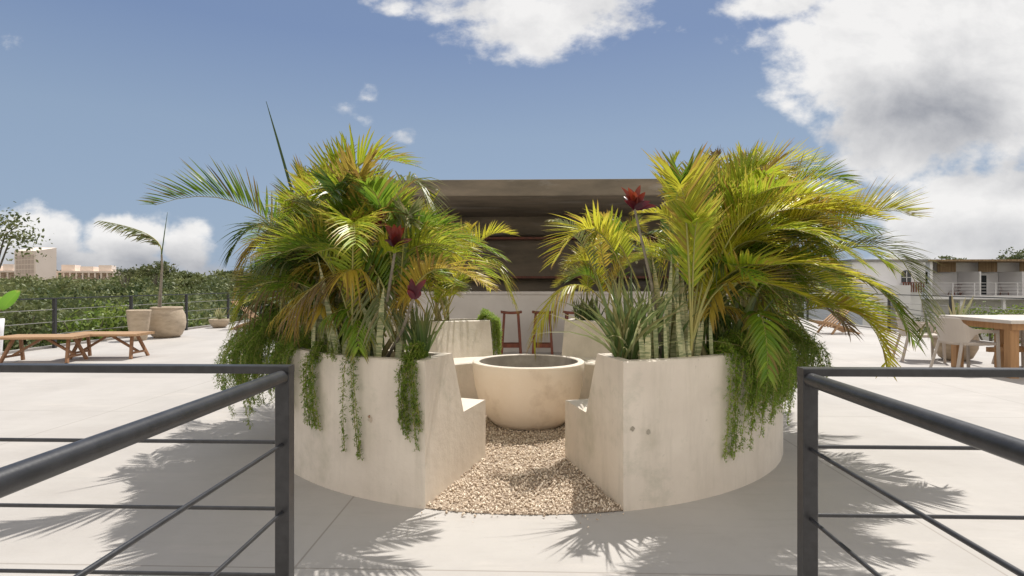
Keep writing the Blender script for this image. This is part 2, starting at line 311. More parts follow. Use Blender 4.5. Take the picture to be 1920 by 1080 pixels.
# gravel: round bed of loose stone flush with the deck
def gravel():
    N = 30000
    a = rng.uniform(0, 2*PI, N*2); rr = 2.17*np.sqrt(rng.uniform(0, 1, N*2)); x = rr*np.sin(a); y = -rr*np.cos(a)
    phi = np.abs(np.degrees(np.arctan2(x, -y)))
    keep = (rr < 1.2) | (phi < 17) | (phi > 163); x = x[keep][:N]; y = y[keep][:N]; n = len(x)
    base = np.array([(1, 0, 0), (0, 1, 0), (-1, 0, 0), (0, -1, 0), (0, 0, 1), (0, 0, -1)], float)
    F_ = np.array([(0, 1, 4), (1, 2, 4), (2, 3, 4), (3, 0, 4), (1, 0, 5), (2, 1, 5), (3, 2, 5), (0, 3, 5)])
    sc_ = rng.uniform(.004, .0095, (n, 1, 1))*rng.uniform(.6, 1.4, (n, 1, 3)); vv = base[None]*sc_*rng.uniform(.7, 1.3, (n, 6, 3))
    th = rng.uniform(0, 2*PI, n); tl = rng.uniform(-.7, .7, n); c, s = np.cos(th)[:, None], np.sin(th)[:, None]; X = vv[..., 0]*c-vv[..., 1]*s; Y = vv[..., 0]*s+vv[..., 1]*c; Zz = vv[..., 2]+X*np.sin(tl)[:, None]
    k_ = rng.choice(n, 26, replace=False); aa = rng.uniform(-.27, .27, 26); r2 = 2.18+np.abs(rng.normal(0, .06, 26)); x[k_] = r2*np.sin(aa); y[k_] = -r2*np.cos(aa)
    V_ = np.stack([X+x[:, None]+CX, Y+y[:, None]+CY, Zz+.012+rng.uniform(-.003, .008, n)[:, None]], -1).reshape(-1, 3)
    fc = (F_[None]+6*np.arange(n)[:, None, None]).reshape(-1, 3); t = np.zeros((n, 6, 3)); t[:, :, 1] = rng.uniform(0, 1, (n, 1)); t[:, :, 2] = rng.uniform(0, 1, (n, 1))
    m = bpy.data.materials.new('limestone gravel'); m.use_nodes = True; T = m.node_tree; B = T.nodes['Principled BSDF']; B.inputs['Roughness'].default_value = .8
    at = T.nodes.new('ShaderNodeAttribute'); at.attribute_name = 'tint'; s_ = T.nodes.new('ShaderNodeSeparateColor'); T.links.new(at.outputs['Color'], s_.inputs[0])
    rp = T.nodes.new('ShaderNodeValToRGB'); T.links.new(s_.outputs[1], rp.inputs[0]); e = rp.color_ramp.elements; e[0].color = (.34, .25, .18, 1); e[1].color = (.90, .80, .66, 1)
    q = e.new(.3); q.color = (.62, .50, .38, 1); q = e.new(.7); q.color = (.78, .66, .52, 1); T.links.new(rp.outputs[0], B.inputs['Base Color'])
    o = rawmesh('gravel', V_, fc, t.reshape(-1, 3), m, kind='stuff'); tagp(o, 'crushed tan limestone gravel around the fire bowl', 'gravel')
gravel()
M_GBED = mat('gravel bed', (.58, .47, .36), .95, (.42, .33, .25), 90, .9, 120)
b = MB(); b.lathe([(.0001, .004), (2.165, .004)], 96, cx=CX, cy=CY); b.build('gravel_bed', M_GBED, kind='structure')

# ------------------------------------------------------------------ curved planter benches
RI, RJ, RC, RCO, ROI, RO = 1.13, 1.57, 1.765, 1.83, 2.10, 2.17
HS, HP = .437, .855
def planter(sgn, label):
    root = empty('planter_bench', (CX, CY, 0), label=label, cat='planter', group='curved planter benches around the fire bowl')
    a0, a1 = math.radians(15.2), math.radians(165); N = 64
    def pt(r, a, z): return (sgn*r*math.sin(a), -r*math.cos(a), z)
    prof = [(RI, 0), (RI, HS-.012), (RI+.012, HS), (RJ, HS), (RC-.004, HP-.01), (RC+.008, HP), (RCO, HP), (RCO, HP-.07), (ROI, HP-.07), (ROI, HP), (RO-.008, HP), (RO, HP-.008), (RO, 0)]
    b = MB(); M = len(prof); vs = []
    for i in range(N+1):
        a = a0+(a1-a0)*i/N
        vs += [pt(r, a, z) for r, z in prof]
    fs = []
    for i in range(N):
        for k in range(M-1):
            q = (i*M+k, i*M+k+1, (i+1)*M+k+1, (i+1)*M+k); fs.append(q if sgn < 0 else q[::-1])
    b.add(vs, fs, 0, smooth=False)
    # solid ends: the cheek walls rise to the full height
    for a, fl in ((a0, 1), (a1, 0)):
        end = [pt(r, a, z) for r, z in [(RI, 0), (RI, HS), (RJ, HS), (RC, HP), (RO, HP), (RO, 0)]]
        a2 = a+(.034 if fl else -.034)
        e2 = [pt(r, a2, z) for r, z in [(RC+.01, HP-.09), (RC+.01, HP-.001), (RO-.01, HP-.001), (RO-.01, HP-.09)]]
        b.add(end, [(0, 1, 2, 3, 4, 5)], 0)
        e3 = [pt(r, a+(.001 if fl else -.001), z) for r, z in [(RC+.01, HP-.09), (RC+.01, HP-.001), (RO-.01, HP-.001), (RO-.01, HP-.09)]]
        b.add(e3+e2, [(1, 2, 6, 5), (4, 5, 6, 7), (0, 1, 5, 4), (2, 3, 7, 6)], 0)
    b.build('bench', M_PLASTER, root)
    b = MB(); vs = []; fs = []
    for i in range(N+1):
        a = a0+.03+(a1-a0-.06)*i/N; vs += [pt(RCO, a, HP-.055), pt((RCO+ROI)/2, a, HP-.03-.01*random.random()), pt(ROI, a, HP-.055)]
    for i in range(N):
        for k in range(2): fs.append((i*3+k, i*3+k+1, i*3+4+k, i*3+3+k))
    b.add(vs, fs, 0, smooth=True); b.build('soil', M_SOIL, root)
    return root
pl_l = planter(-1, 'curved cream plaster planter bench left of the fire bowl')
pl_r = planter(1, 'curved cream plaster planter bench right of the fire bowl')
# rust spot and water stains on the plaster (flat marks of their own)
def spot(px, py, rad, m, name, sgn, parent):
    # small disc wrapped on the outer wall where the sight line meets it
    o0 = Vector((0, 0, H)); d = (P(px, py, 1)-o0).normalized(); ox, oy = o0.x-CX, o0.y-CY
    A = d.x**2+d.y**2; Bq = 2*(ox*d.x+oy*d.y); C = ox*ox+oy*oy-(RO+.0025)**2; tt = (-Bq-math.sqrt(Bq*Bq-4*A*C))/(2*A)
    p = o0+d*tt; a = math.atan2(p.x-CX, -(p.y-CY)); b = MB(); vs = [(0, 0, 0)]; N = 18
    def q(da, z): rr = RO+.0025; return (rr*math.sin(a+da), -rr*math.cos(a+da), z)
    vs = [q(0, p.z)]+[q(rad*math.cos(2*PI*k/N)*random.uniform(.75, 1.2)/RO, p.z+rad*math.sin(2*PI*k/N)*random.uniform(.75, 1.2)) for k in range(N)]
    b.add(vs, [(0, 1+k, 1+(k+1) % N) for k in range(N)], 0); b.build(name, m, parent)
M_RUST = mat('rust stain', (.20, .07, .025), .9, (.34, .2, .12), 60); M_DAMP = mat('damp stain', (.34, .30, .24), .8, (.42, .38, .31), 30)
M_RUN = mat('faint rust run', (.50, .38, .27), .8, (.54, .47, .39), 20)
spot(694, 786, .020, M_RUN, 'stain', -1, pl_l); spot(692, 781, .009, M_RUST, 'rust_mark', -1, pl_l)
spot(1186, 804, .014, M_DAMP, 'stain', 1, pl_r); spot(1216, 810, .015, M_DAMP, 'stain', 1, pl_r)

# ------------------------------------------------------------------ fire bowl
fb = empty('fire_bowl', (CX+.02, CY, 0), label='large round cream cement fire bowl between the two curved benches', cat='fire bowl')
b = MB(); b.lathe([(.0001, .005), (.27, .005), (.33, .02), (.375, .07), (.43, .15), (.468, .25), (.495, .36), (.512, .48), (.519, .575), (.516, .583), (.510, .586)], 96, wob=.002); b.build('bowl', M_BOWL, fb)
b = MB(); b.lathe([(.510, .586), (.466, .588), (.460, .585), (.457, .579)], 96); b.build('rim', M_PLASTER, fb)
b = MB(); b.lathe([(.457, .579), (.45, .45), (.42, .33), (.36, .25), (.2, .19), (.0001, .18)], 96); b.build('inner_basin', M_CHAR, fb)

# ------------------------------------------------------------------ bar pavilion
bar = empty('bar_pavilion', (0, 12, 0), label='open concrete bar pavilion with thick flat roof behind the planters', cat='bar')
b = MB(); b.box((-4.15, -1.78, 2.83), (4.0, 2.4, 3.12)); b.build('roof', M_CONC, bar, bevel=.015)
b = MB(); b.box((-3.9, 1.55, .0), (3.75, 1.9, 2.40)); b.box((-3.9, 1.40, 2.40), (3.75, 1.9, 2.83)); b.build('back_wall', M_CONC, bar)
for x in (-4.0, 3.75): b = MB(); b.box((x, -.4, 0), (x+.1, 1.9, 2.83)); b.build('side_wall', M_CONC, bar)
ct = MB(); ct.box((-3.9, -.80, 0), (3.75, -.66, 1.10)); ct.box((-3.9, -.82, 1.10), (3.75, -.1, 1.15)); ct.build('counter', M_COUNTER, bar)
for z in (2.30, 1.42):
    b = MB(); b.box((-3.89, 1.15, z), (3.74, 1.548, z+.05)); b.build('shelf', M_REDW, bar)
# stools
def make_stool():
    r = empty('bar_stool', group='wooden bar stools at the counter', cat='bar stool')
    b = MB(); vs = []
    for i in range(9):
        x = -.19+.38*i/8; z = .80+.012*(abs(x)/.19)**2*1.6-.006
        vs += [(x, -.13, z-.04), (x, .13, z-.04), (x, .13, z), (x, -.13, z)]
    fs = [(i*4+k, i*4+(k+1) % 4, i*4+4+(k+1) % 4, i*4+4+k) for i in range(8) for k in range(4)]+[(3, 2, 1, 0), (32, 33, 34, 35)]
    b.add(vs, fs); b.build('seat', M_REDW, r, bevel=.004)
    for sx in (-1, 1):
        for sy in (-1, 1):
            b = MB(); b.bar((sx*.125, sy*.085, .765), (sx*.175, sy*.14, 0), .042, .042, bev=.004); b.build('leg', M_REDW, r)
    for sy, z in ((-1, .17), (1, .17)):
        b = MB(); b.bar((-.155, sy*.126, z+.02), (.155, sy*.126, z+.02), .025, .07); b.build('stretcher', M_REDW, r)
    for sx in (-1, 1):
        b = MB(); b.bar((sx*.15, -.11, .3), (sx*.15, .11, .3), .025, .05); b.build('stretcher', M_REDW, r)
    return r
st = make_stool(); ZS = 10.62
for i, (px, lb) in enumerate(((958.5, 'red brown wooden bar stool, the one next to the hanging fern'), (1017.5, 'red brown wooden bar stool half behind the drooping yellow frond'), (1076, 'red brown wooden bar stool mostly hidden behind the right planter'))):
    o = st if i == 0 else copy_tree(st); p = P(px, 532, ZS); o.location = (p.x, p.y, 0); o.rotation_euler.z = (.06, -.04, .05)[i]; o['label'] = lb

# ------------------------------------------------------------------ black stair railings
PY = 2.12
def railing(sg, xp, label):
    root = empty('guard_railing', (xp, PY, 0), label=label, cat='railing', group='black steel railings beside the walkway')
    def post(x, y, hh=1.0):
        b = MB(); b.bar((x, y, 0), (x, y, hh), .052, .052, bev=.003); o = b.build('post', M_BLACK, root); return o
    post(0, 0, .975)
    for k in (1, 2, 3): post(sg*k*2.6, 0, .975)
    for k in (1, 2): post(0, -k*2.35, .94)
    b = MB(); b.bar((-sg*.026, 0, .9875), (sg*7.85, 0, .9875), .052, .028, bev=.003); b.build('top_rail', M_BLACK, root)
    b = MB(); b.tube([(sg*0.0, -.022, .962), (sg*0, -1.2, .962), (sg*0, -4.9, .962)], .0245, 20); b.build('handrail', M_BLACK, root)
    for z in (.717, .472, .227):
        b = MB(); b.tube([(sg*.02, .012, z), (sg*7.8, .012, z)], .0072, 10); b.build('rod', M_BLACK, root)
        b = MB(); b.tube([(0, -.02, z), (0, -4.75, z)], .0072, 10); b.build('rod', M_BLACK, root)
    return root
railing(-1, -.900, 'black steel corner railing left of the walkway')
railing(1, .985, 'black steel corner railing right of the walkway')

# ------------------------------------------------------------------ perimeter fences
def fence(x, ys, y_end, label, name='perimeter_fence'):
    root = empty(name, (x, ys[0], 0), label=label, cat='fence', group='black cable fences along the deck edge')
    for y in ys:
        b = MB(); b.bar((0, y-ys[0], 0), (0, y-ys[0], .995), .06, .06, bev=.004); b.build('post', M_BLACK, root)
    b = MB(); b.bar((0, -3, 1.005), (0, y_end-ys[0], 1.005), .05, .022); b.build('top_rail', M_BLACK, root)
    for z in (.78, .53, .28):
        b = MB(); b.tube([(0, -3, z), (0, y_end-ys[0], z)], .006, 6); b.build('cable', M_GREY, root)
    return root
fence(-9.62, [5.0+2.27*k-.25 for k in range(11)], 29.5, 'black posts and thin cables along the left deck edge before the woods')
fence(9.82, [4.55+2.37*k for k in range(11)], 29.5, 'black posts and thin cables along the right deck edge before the white houses')

# ================================================================== PLANTS
def bez(a, c, d, t): return a*((1-t)**2)+c*(2*t*(1-t))+d*(t*t)
def rotv(v, ax, ang): return Matrix.Rotation(ang, 3, ax) @ v
def frond(parent, A, M_, T, leaf=.33, n=36, m=None, dihed=.55, fwd=.75, droop=.35, pet=.22, wid=.013, thick=.008, roll=0.0, name='frond'):
    """A base, M_ point passed half-way, T tip; V-folded leaflets along both sides of the rachis"""
    A, M_, T = Vector(A), Vector(M_), Vector(T); C = M_*2-(A+T)*.5
    b = MB(); K = 10; pts = [bez(A, C, T, i/K) for i in range(K+1)]
    b.tube(pts, [thick*(1-.85*i/K) for i in range(K+1)], 5, 1, cap=False)
    for i in range(n):
        t = pet+(1-pet)*(i+.5)/n; p = bez(A, C, T, t); d = (bez(A, C, T, min(1, t+.01))-bez(A, C, T, t-.01)).normalized()
        sd = d.cross(UP)
        if sd.length < .15: sd = d.cross(Vector((0, 1, .2)))
        sd.normalize(); nr = sd.cross(d).normalized()
        if roll: sd = rotv(sd, d, roll); nr = rotv(nr, d, roll)
        s = (t-pet)/(1-pet); L0 = leaf*(min(1, .45+1.9*s) if s < .3 else 1)*(1-.62*max(0, (s-.45)/.55)**1.4)
        fw = fwd+.55*s
        for side in (-1, 1):
            L = L0*random.uniform(.82, 1.12); dh = dihed+random.uniform(-.18, .18)
            dv = (sd*side*math.cos(dh)+nr*math.sin(dh)+d*(fw+random.uniform(-.12, .12))).normalized()
            w = wid*random.uniform(.75, 1.15)*(1-.3*s); wd = dv.cross(nr if abs(dv.dot(nr)) < .8 else sd).normalized(); nn = wd.cross(dv).normalized()
            if random.random() < .04: continue
            g = random.random(); dr = droop*random.uniform(.6, 1.5); curl = random.uniform(-.05, .05)
            rows = []; cols = []
            for k, (tt, ww) in enumerate(((0, .35), (.25, 1), (.6, .85), (.85, .45), (1, .03))):
                q = p+dv*(L*tt)+Vector((0, 0, -1))*(dr*L*tt*tt)+wd*(curl*L*tt*tt)
                rows += [q-wd*w*ww+nn*w*ww*.45, q, q+wd*w*ww+nn*w*ww*.45]; cols += [(tt, g, s)]*3
            fs = []
            for k in range(4):
                fs += [(k*3, k*3+1, k*3+4, k*3+3), (k*3+1, k*3+2, k*3+5, k*3+4)]
            b.add(rows, fs, 0, cols)
    inv = parent.matrix_basis.inverted()
    b.v = [tuple(inv @ Vector(q)) for q in b.v]
    return b.build(name, [m or L_LIME, M_RACH], parent)
def ring(phi, sgn, r=1.965): a = math.radians(phi); return Vector((CX+sgn*r*math.sin(a), CY-r*math.cos(a), .81))
PALMS = []
def palm(sgn, phi, hts, label, name='areca_palm'):
    c = ring(phi, sgn); root = empty(name, c, label=label, cat='palm', group='areca palms filling the curved planters')
    tops = []
    for hgt in list(hts)+[h_*random.uniform(.6, 1.1) for h_ in hts]:
        o = Vector((random.uniform(-.10, .10), random.uniform(-.09, .09), -.02)); lean = Vector((random.uniform(-.16, .16), random.uniform(-.16, .16), 0))
        pts = [o+lean*(k/5)**1.3+UP*(hgt*k/5) for k in range(6)]
        b = MB(); b.tube(pts, [.021, .019, .018, .017, .016, .011], 8, 0); b.build('stem', M_STEM, root); tops.append(c+pts[-1])
    root['tmp'] = 0; PALMS.append((root, c, tops, sgn, phi)); return root
palm(-1, 62, (.35, .5, .3), 'areca palm at the left flank of the left planter with the long arching frond')
palm(-1, 84, (.7, .55, .4), 'tallest areca palm of the left planter with the upright fan shaped top fronds')
palm(-1, 42, (.3, .4, .45), 'areca palm in the middle of the left planter front')
palm(-1, 27, (.22, .3), 'low areca palm in the left planter nearest the walkway')
palm(-1, 115, (.5, .4, .5), 'areca palm at the rear of the left planter below the roof edge')
palm(-1, 147, (.25, .35, .3), 'bright yellow green areca palm at the far end of the left planter beside the bar')
palm(1, 34, (.25, .32), 'low areca palm in the right planter just behind the snake plants')
palm(1, 58, (.4, .5, .35), 'areca palm of the right planter drooping over the hanging fern')
palm(1, 82, (.6, .5, .45), 'areca palm at the right flank of the right planter blown towards the dining table')
palm(1, 104, (.75, .6, .5), 'tallest areca palm of the right planter')
palm(1, 128, (.45, .4), 'areca palm at the rear of the right planter behind the red cordyline')
palm(1, 152, (.2, .28), 'golden areca palm at the far end of the right planter beside the bar')
def nearest(sgn, p, k=None):
    c = [q for q in PALMS if q[3] == sgn]
    return min(c, key=lambda q: (q[1].x-p.x)**2+(q[1].y-p.y)**2)
NF = {}
def hero(sgn, a, m_, t, **k):
    A, M_, T = P(*a), P(*m_), P(*t); q = nearest(sgn, A)
    # join the frond to the palm: start at its nearest stem top if close, else at the soil
    return frond(q[0], A, M_, T, **k)
HL = [((592, 545, 4.6), (470, 392, 4.25), (290, 385, 4.05), dict(leaf=.36, n=44, m=L_GREEN, dihed=.95, pet=.28, droop=.04, wid=.015)),
      ((668, 500, 4.9), (655, 330, 4.85), (762, 308, 4.7), dict(leaf=.46, n=40, m=L_LIME, dihed=.5, pet=.35, droop=.15, wid=.013)),
      ((655, 490, 4.9), (628, 375, 4.85), (650, 282, 4.8), dict(leaf=.38, n=36, m=L_LIME, dihed=.3, pet=.3, droop=.1)),
      ((640, 500, 4.8), (590, 390, 4.8), (560, 325, 4.8), dict(leaf=.34, n=34, m=L_GREEN, dihed=.4, droop=.15)),
      ((600, 520, 4.9), (500, 425, 4.9), (432, 480, 4.85), dict(leaf=.27, n=32, m=L_DARK, droop=.5)),
      ((590, 540, 4.7), (500, 450, 4.6), (450, 540, 4.5), dict(leaf=.24, n=30, m=L_ORG, droop=.7)),
      ((590, 570, 4.5), (500, 520, 4.4), (440, 610, 4.3), dict(leaf=.24, n=30, m=L_LIME, droop=.6)),
      ((712, 560, 4.2), (712, 478, 3.85), (712, 600, 3.5), dict(leaf=.36, n=30, m=L_SILV, droop=.45, dihed=.1, wid=.012)),
      ((650, 620, 4.0), (665, 565, 3.75), (672, 655, 3.5), dict(leaf=.20, n=26, m=L_GREEN, droop=.5, dihed=.1)),
      ((745, 540, 5.3), (795, 425, 5.4), (815, 370, 5.4), dict(leaf=.30, n=30, m=L_YEL, droop=.2)),
      ((730, 500, 5.2), (760, 350, 5.1), (812, 392, 5.0), dict(leaf=.34, n=34, m=L_SILV, droop=.5)),
      ((835, 590, 6.9), (890, 465, 6.7), (958, 440, 6.6), dict(leaf=.32, n=36, m=L_YEL, dihed=.7, droop=.15)),
      ((835, 590, 6.8), (905, 490, 6.5), (962, 570, 6.4), dict(leaf=.32, n=34, m=L_LIME, droop=.6)),
      ((830, 590, 6.6), (870, 480, 6.4), (885, 425, 6.4), dict(leaf=.28, n=30, m=L_YEL)),
      ((620, 560, 4.3), (590, 460, 4.0), (505, 500, 3.9), dict(leaf=.30, n=34, m=L_SILV, droop=.5)),
      ((600, 600, 4.3), (570, 565, 4.0), (550, 620, 3.9), dict(leaf=.18, n=24, m=L_ORG, droop=.8, wid=.008)),
      ((640, 540, 4.2), (620, 430, 4.0), (560, 380, 3.9), dict(leaf=.32, n=34, m=L_SILV, droop=.4)),
      ((590, 580, 5.2), (520, 600, 5.2), (436, 618, 5.3), dict(leaf=.20, n=22, m=L_DRY, droop=.5)),
      ]
for a, m_, t, k in HL: hero(-1, a, m_, t, **k)
HR = [((1262, 520, 4.7), (1256, 380, 4.6), (1270, 292, 4.6), dict(leaf=.22, n=24, m=L_LIME, fwd=2.0, pet=.45, wid=.009)),
      ((1180, 540, 5.0), (1115, 432, 4.8), (1042, 490, 4.6), dict(leaf=.36, n=36, m=L_YEL, dihed=.6, droop=.15, wid=.013)),
      ((1150, 590, 6.4), (1070, 535, 6.2), (1000, 640, 6.0), dict(leaf=.36, n=36, m=L_YEL, dihed=.1, droop=.6)),
      ((1130, 570, 6.9), (1090, 455, 6.7), (1035, 415, 6.5), dict(leaf=.28, n=30, m=L_SILV, droop=.3)),
      ((1150, 560, 6.9), (1125, 450, 6.7), (1140, 405, 6.5), dict(leaf=.28, n=28, m=L_ORG, droop=.3)),
      ((1200, 540, 5.2), (1150, 440, 5.0), (1120, 440, 4.9), dict(leaf=.34, n=30, m=L_LIME, dihed=.9)),
      ((1340, 520, 5.6), (1400, 350, 5.3), (1530, 305, 5.1), dict(leaf=.40, n=44, m=L_YEL, dihed=.8, droop=.1)),
      ((1340, 500, 5.6), (1350, 360, 5.4), (1440, 300, 5.2), dict(leaf=.36, n=40, m=L_YEL, dihed=.5, droop=.15)),
      ((1330, 500, 5.6), (1300, 370, 5.5), (1360, 300, 5.4), dict(leaf=.34, n=36, m=L_YEL, droop=.2)),
      ((1310, 500, 5.8), (1270, 400, 5.7), (1250, 360, 5.7), dict(leaf=.32, n=34, m=L_LIME, droop=.3)),
      ((1330, 480, 5.7), (1330, 350, 5.7), (1352, 288, 5.7), dict(leaf=.24, n=24, m=L_DRY, pet=.55, dihed=.9, fwd=.4)),
      ((1400, 520, 5.3), (1480, 360, 5.1), (1590, 345, 4.9), dict(leaf=.38, n=42, m=L_GREEN, dihed=.7, droop=.15)),
      ((1400, 540, 5.2), (1500, 420, 4.9), (1610, 400, 4.7), dict(leaf=.40, n=42, m=L_LIME, dihed=.6, droop=.2)),
      ((1430, 560, 4.9), (1590, 418, 4.7), (1706, 405, 4.6), dict(leaf=.38, n=44, m=L_YEL, dihed=.9, droop=.1)),
      ((1430, 560, 4.7), (1640, 462, 4.4), (1738, 620, 4.2), dict(leaf=.34, n=46, m=L_SILV, dihed=.7, droop=.3, wid=.011)),
      ((1430, 570, 4.6), (1600, 520, 4.3), (1712, 640, 4.2), dict(leaf=.28, n=42, m=L_GREEN, dihed=.4, droop=.4)),
      ((1440, 580, 4.9), (1560, 470, 4.8), (1665, 500, 4.7), dict(leaf=.34, n=40, m=L_LIME, droop=.3)),
      ((1430, 610, 4.5), (1590, 580, 4.3), (1662, 690, 4.2), dict(leaf=.30, n=40, m=L_YEL, dihed=.6, droop=.15, roll=.5)),
      ((1390, 620, 4.1), (1425, 590, 3.75), (1440, 705, 3.45), dict(leaf=.19, n=36, m=L_GREEN, droop=.4, dihed=.1)),
      ((1350, 560, 4.2), (1460, 445, 4.0), (1550, 480, 3.9), dict(leaf=.34, n=38, m=L_LIME, droop=.4)),
      ((1330, 570, 4.1), (1420, 470, 3.9), (1500, 540, 3.8), dict(leaf=.32, n=36, m=L_GREEN, droop=.4)),
      ((1310, 580, 4.1), (1340, 500, 3.9), (1330, 590, 3.7), dict(leaf=.28, n=28, m=L_ORG, droop=.5)),
      ((1290, 500, 4.8), (1270, 420, 4.6), (1200, 400, 4.5), dict(leaf=.30, n=34, m=L_YEL, droop=.3)),
      ((1290, 560, 4.6), (1310, 430, 4.4), (1330, 400, 4.4), dict(leaf=.34, n=34, m=L_GREEN, droop=.2, dihed=.9)),
      ((1340, 560, 4.6), (1500, 560, 4.5), (1590, 620, 4.5), dict(leaf=.26, n=32, m=L_DRY, droop=.4)),
      ]
for a, m_, t, k in HR: hero(1, a, m_, t, **k)
PL = [(435, 570), (445, 480), (515, 400), (560, 330), (640, 350), (700, 340), (770, 365), (800, 385), (830, 425), (935, 450), (950, 520), (925, 580), (850, 580), (800, 540), (620, 515), (560, 590), (480, 620)]
PR = [(1030, 580), (1045, 480), (1080, 440), (1160, 430), (1240, 410), (1275, 340), (1340, 305), (1500, 312), (1590, 345), (1680, 410), (1715, 520), (1690, 600), (1600, 600), (1540, 610), (1440, 640), (1390, 570), (1290, 495), (1200, 490), (1100, 545)]
def inside(poly, x, y):
    c = False; j = len(poly)-1
    for i in range(len(poly)):
        if (poly[i][1] > y) != (poly[j][1] > y) and x < (poly[j][0]-poly[i][0])*(y-poly[i][1])/(poly[j][1]-poly[i][1])+poly[i][0]: c = not c
        j = i
    return c
def fill(sgn, count, lo_y=0):
    poly = PL if sgn < 0 else PR; made = 0; xs_ = [p[0] for p in poly]; ys_ = [p[1] for p in poly]; side = [q for q in PALMS if q[3] == sgn]
    for _ in range(20000):
        if made >= count: break
        px, py = random.uniform(min(xs_), max(xs_)), random.uniform(min(ys_), max(ys_))
        if not inside(poly, px, py): continue
        root, c, tops, sg, phi = random.choice(side); B = random.choice(tops)-UP*random.uniform(0, .15)
        zb = (B-Vector((0, 0, H))).dot(FW); T = P(px, py, zb+random.uniform(-.75, .75)); hz = Vector((T.x-B.x, T.y-B.y, 0)); L = (T-B).length
        if not (.5 < L < 1.5) or hz.length > 1.15 or T.z < .75: continue
        if T.y < CY and math.hypot(T.x-CX, T.y-CY) < 1.5: continue
        if math.hypot(T.x-CX, T.y-CY) < 1.25: continue
        if T.y < B.y-.05 and py > 430 and (560 < px < 830 or 1100 < px < 1400) and random.random() < .85: continue
        if sgn > 0 and 1120 < px < 1265 and py < 480 and zb < 5.3: continue
        M_ = (B+T)*.5+UP*random.uniform(.18, .38)*L-hz*random.uniform(.04, .18)
        pm_ = proj(M_)
        if not inside(poly, *pm_) or (sgn > 0 and 1130 < pm_[0] < 1250 and pm_[1] < 450 and zb < 5.3): continue
        low = py > 500; yel = (sgn > 0)*.5+(phi > 100)*.5
        m = random.choices([L_GREEN, L_LIME, L_YEL, L_ORG, L_DARK, L_SILV], [3.5-1.5*yel, 6, 1.5+4*yel, .5+.3*low, .9-.6*yel, 1.3])[0]
        frond(root, B, M_, T, leaf=random.uniform(.24, .38), n=int(26+18*L), m=m, dihed=random.uniform(.3, 1.1), droop=random.uniform(.03, .35), wid=random.uniform(.008, .0125), pet=random.uniform(.15, .3)); made += 1
    NF[sgn] = made
fill(-1, 150); fill(1, 165)
def dry(sgn, n, box):
    side = [q for q in PALMS if q[3] == sgn and q[4] < 110]
    for _ in range(n*60):
        if n <= 0: break
        px, py = random.uniform(box[0], box[2]), random.uniform(box[1], box[3]); root, c, tops, sg, phi = random.choice(side); B = c+UP*random.uniform(.05, .45)+Vector((random.uniform(-.08, .08), random.uniform(-.08, .08), 0)); zb = (B-Vector((0, 0, H))).dot(FW); T = P(px, py, zb+random.uniform(-.35, .2))
        L = (T-B).length
        if not .25 < L < .8 or math.hypot(T.x-CX, T.y-CY) < 1.8: continue
        M_ = (B+T)*.5+UP*.3*L; frond(root, B, M_, T, leaf=random.uniform(.14, .24), n=22, m=random.choice([L_DRY, L_ORG, L_ORG, L_GREEN, L_DARK]), droop=.8, dihed=.0, wid=.008, pet=.2); n -= 1
dry(-1, 26, (440, 480, 800, 620)); dry(1, 18, (1330, 480, 1560, 640))
# the closed spear leaf of the tallest left palm
q = PALMS[1]; inv = q[0].matrix_basis.inverted(); b = MB(); b.tube([inv @ P(600, 540, 5.05), inv @ P(545, 350, 5.05), inv @ P(520, 262, 5.05), inv @ P(499, 190, 5.05)], [.014, .013, .009, .002], 7); b.build('spear_leaf', L_DARK, q[0])

# blades: snake plants, dracaenas, spider plants
def blade(b, base, d, L, w, bend=.1, mi=0, segs=6, cup=.35, face=None, taper=.5):
    base = Vector(base); d = Vector(d).normalized(); sd = d.cross(face or Vector((random.uniform(-1, 1), -1.5, 0))).normalized(); nn = sd.cross(d).normalized(); g = random.random()
    bd = Vector((d.x, d.y, 0)); bd = bd.normalized() if bd.length > .01 else Vector((0, -1, 0)); vs = []; cs = []
    for k in range(segs+1):
        t = k/segs; ww = w*(.55+.45*min(1, t*4))*(1-max(0, (t-taper)/(1-taper))**1.8*.97)
        p = base+d*(L*t)+bd*(bend*L*t*t)-UP*(abs(bend)*.75*L*t**2.5)
        vs += [p-sd*ww+nn*ww*cup, p, p+sd*ww+nn*ww*cup]; cs += [(t, g, 0)]*3
    fs = []
    for k in range(segs): fs += [(k*3, k*3+1, k*3+4, k*3+3), (k*3+1, k*3+2, k*3+5, k*3+4)]
    b.add(vs, fs, mi, cs, smooth=True)
def clump(name, label, cat, group, sgn, phi, m, n, Lr, wr, spread=.3, bend=(0, .1), foot=.06, r=1.965, curved=False, taper=.5, cup=.35, dphi=0):
    c = ring(phi, sgn, r); o = empty(name, c) if False else None; b = MB()
    for i in range(n):
        a = random.uniform(0, 2*PI); s = random.uniform(0, spread)
        off = Vector((random.uniform(-foot, foot), random.uniform(-foot, foot)*.8, -.03))
        if dphi: p2 = ring(phi+random.uniform(-dphi, dphi), sgn, r+random.uniform(-.07, .08)); off = p2-c-UP*.03
        blade(b, off, (math.sin(s)*math.cos(a), math.sin(s)*math.sin(a), math.cos(s)), random.uniform(*Lr), random.uniform(*wr), random.uniform(*bend), taper=taper, cup=cup)
    return b.build(name, m, None, loc=c, label=label, cat=cat, group=group)
SG = 'snake plants in the planters'; BG = 'grassy bladed plants in the planters'
clump('snake_plant', 'pale banded snake plants packed along the front rim of the right planter', 'snake plant', SG, 1, 27, L_SNAKE, 25, (.24, .50), (.010, .020), .16, (-.04, .08), dphi=8, r=2.03)
clump('snake_plant', 'tall grey green snake plant blade cluster behind the short ones in the right planter', 'snake plant', SG, 1, 31, L_SNAKE, 10, (.5, .72), (.015, .024), .14, (-.02, .06), dphi=5, r=1.93)
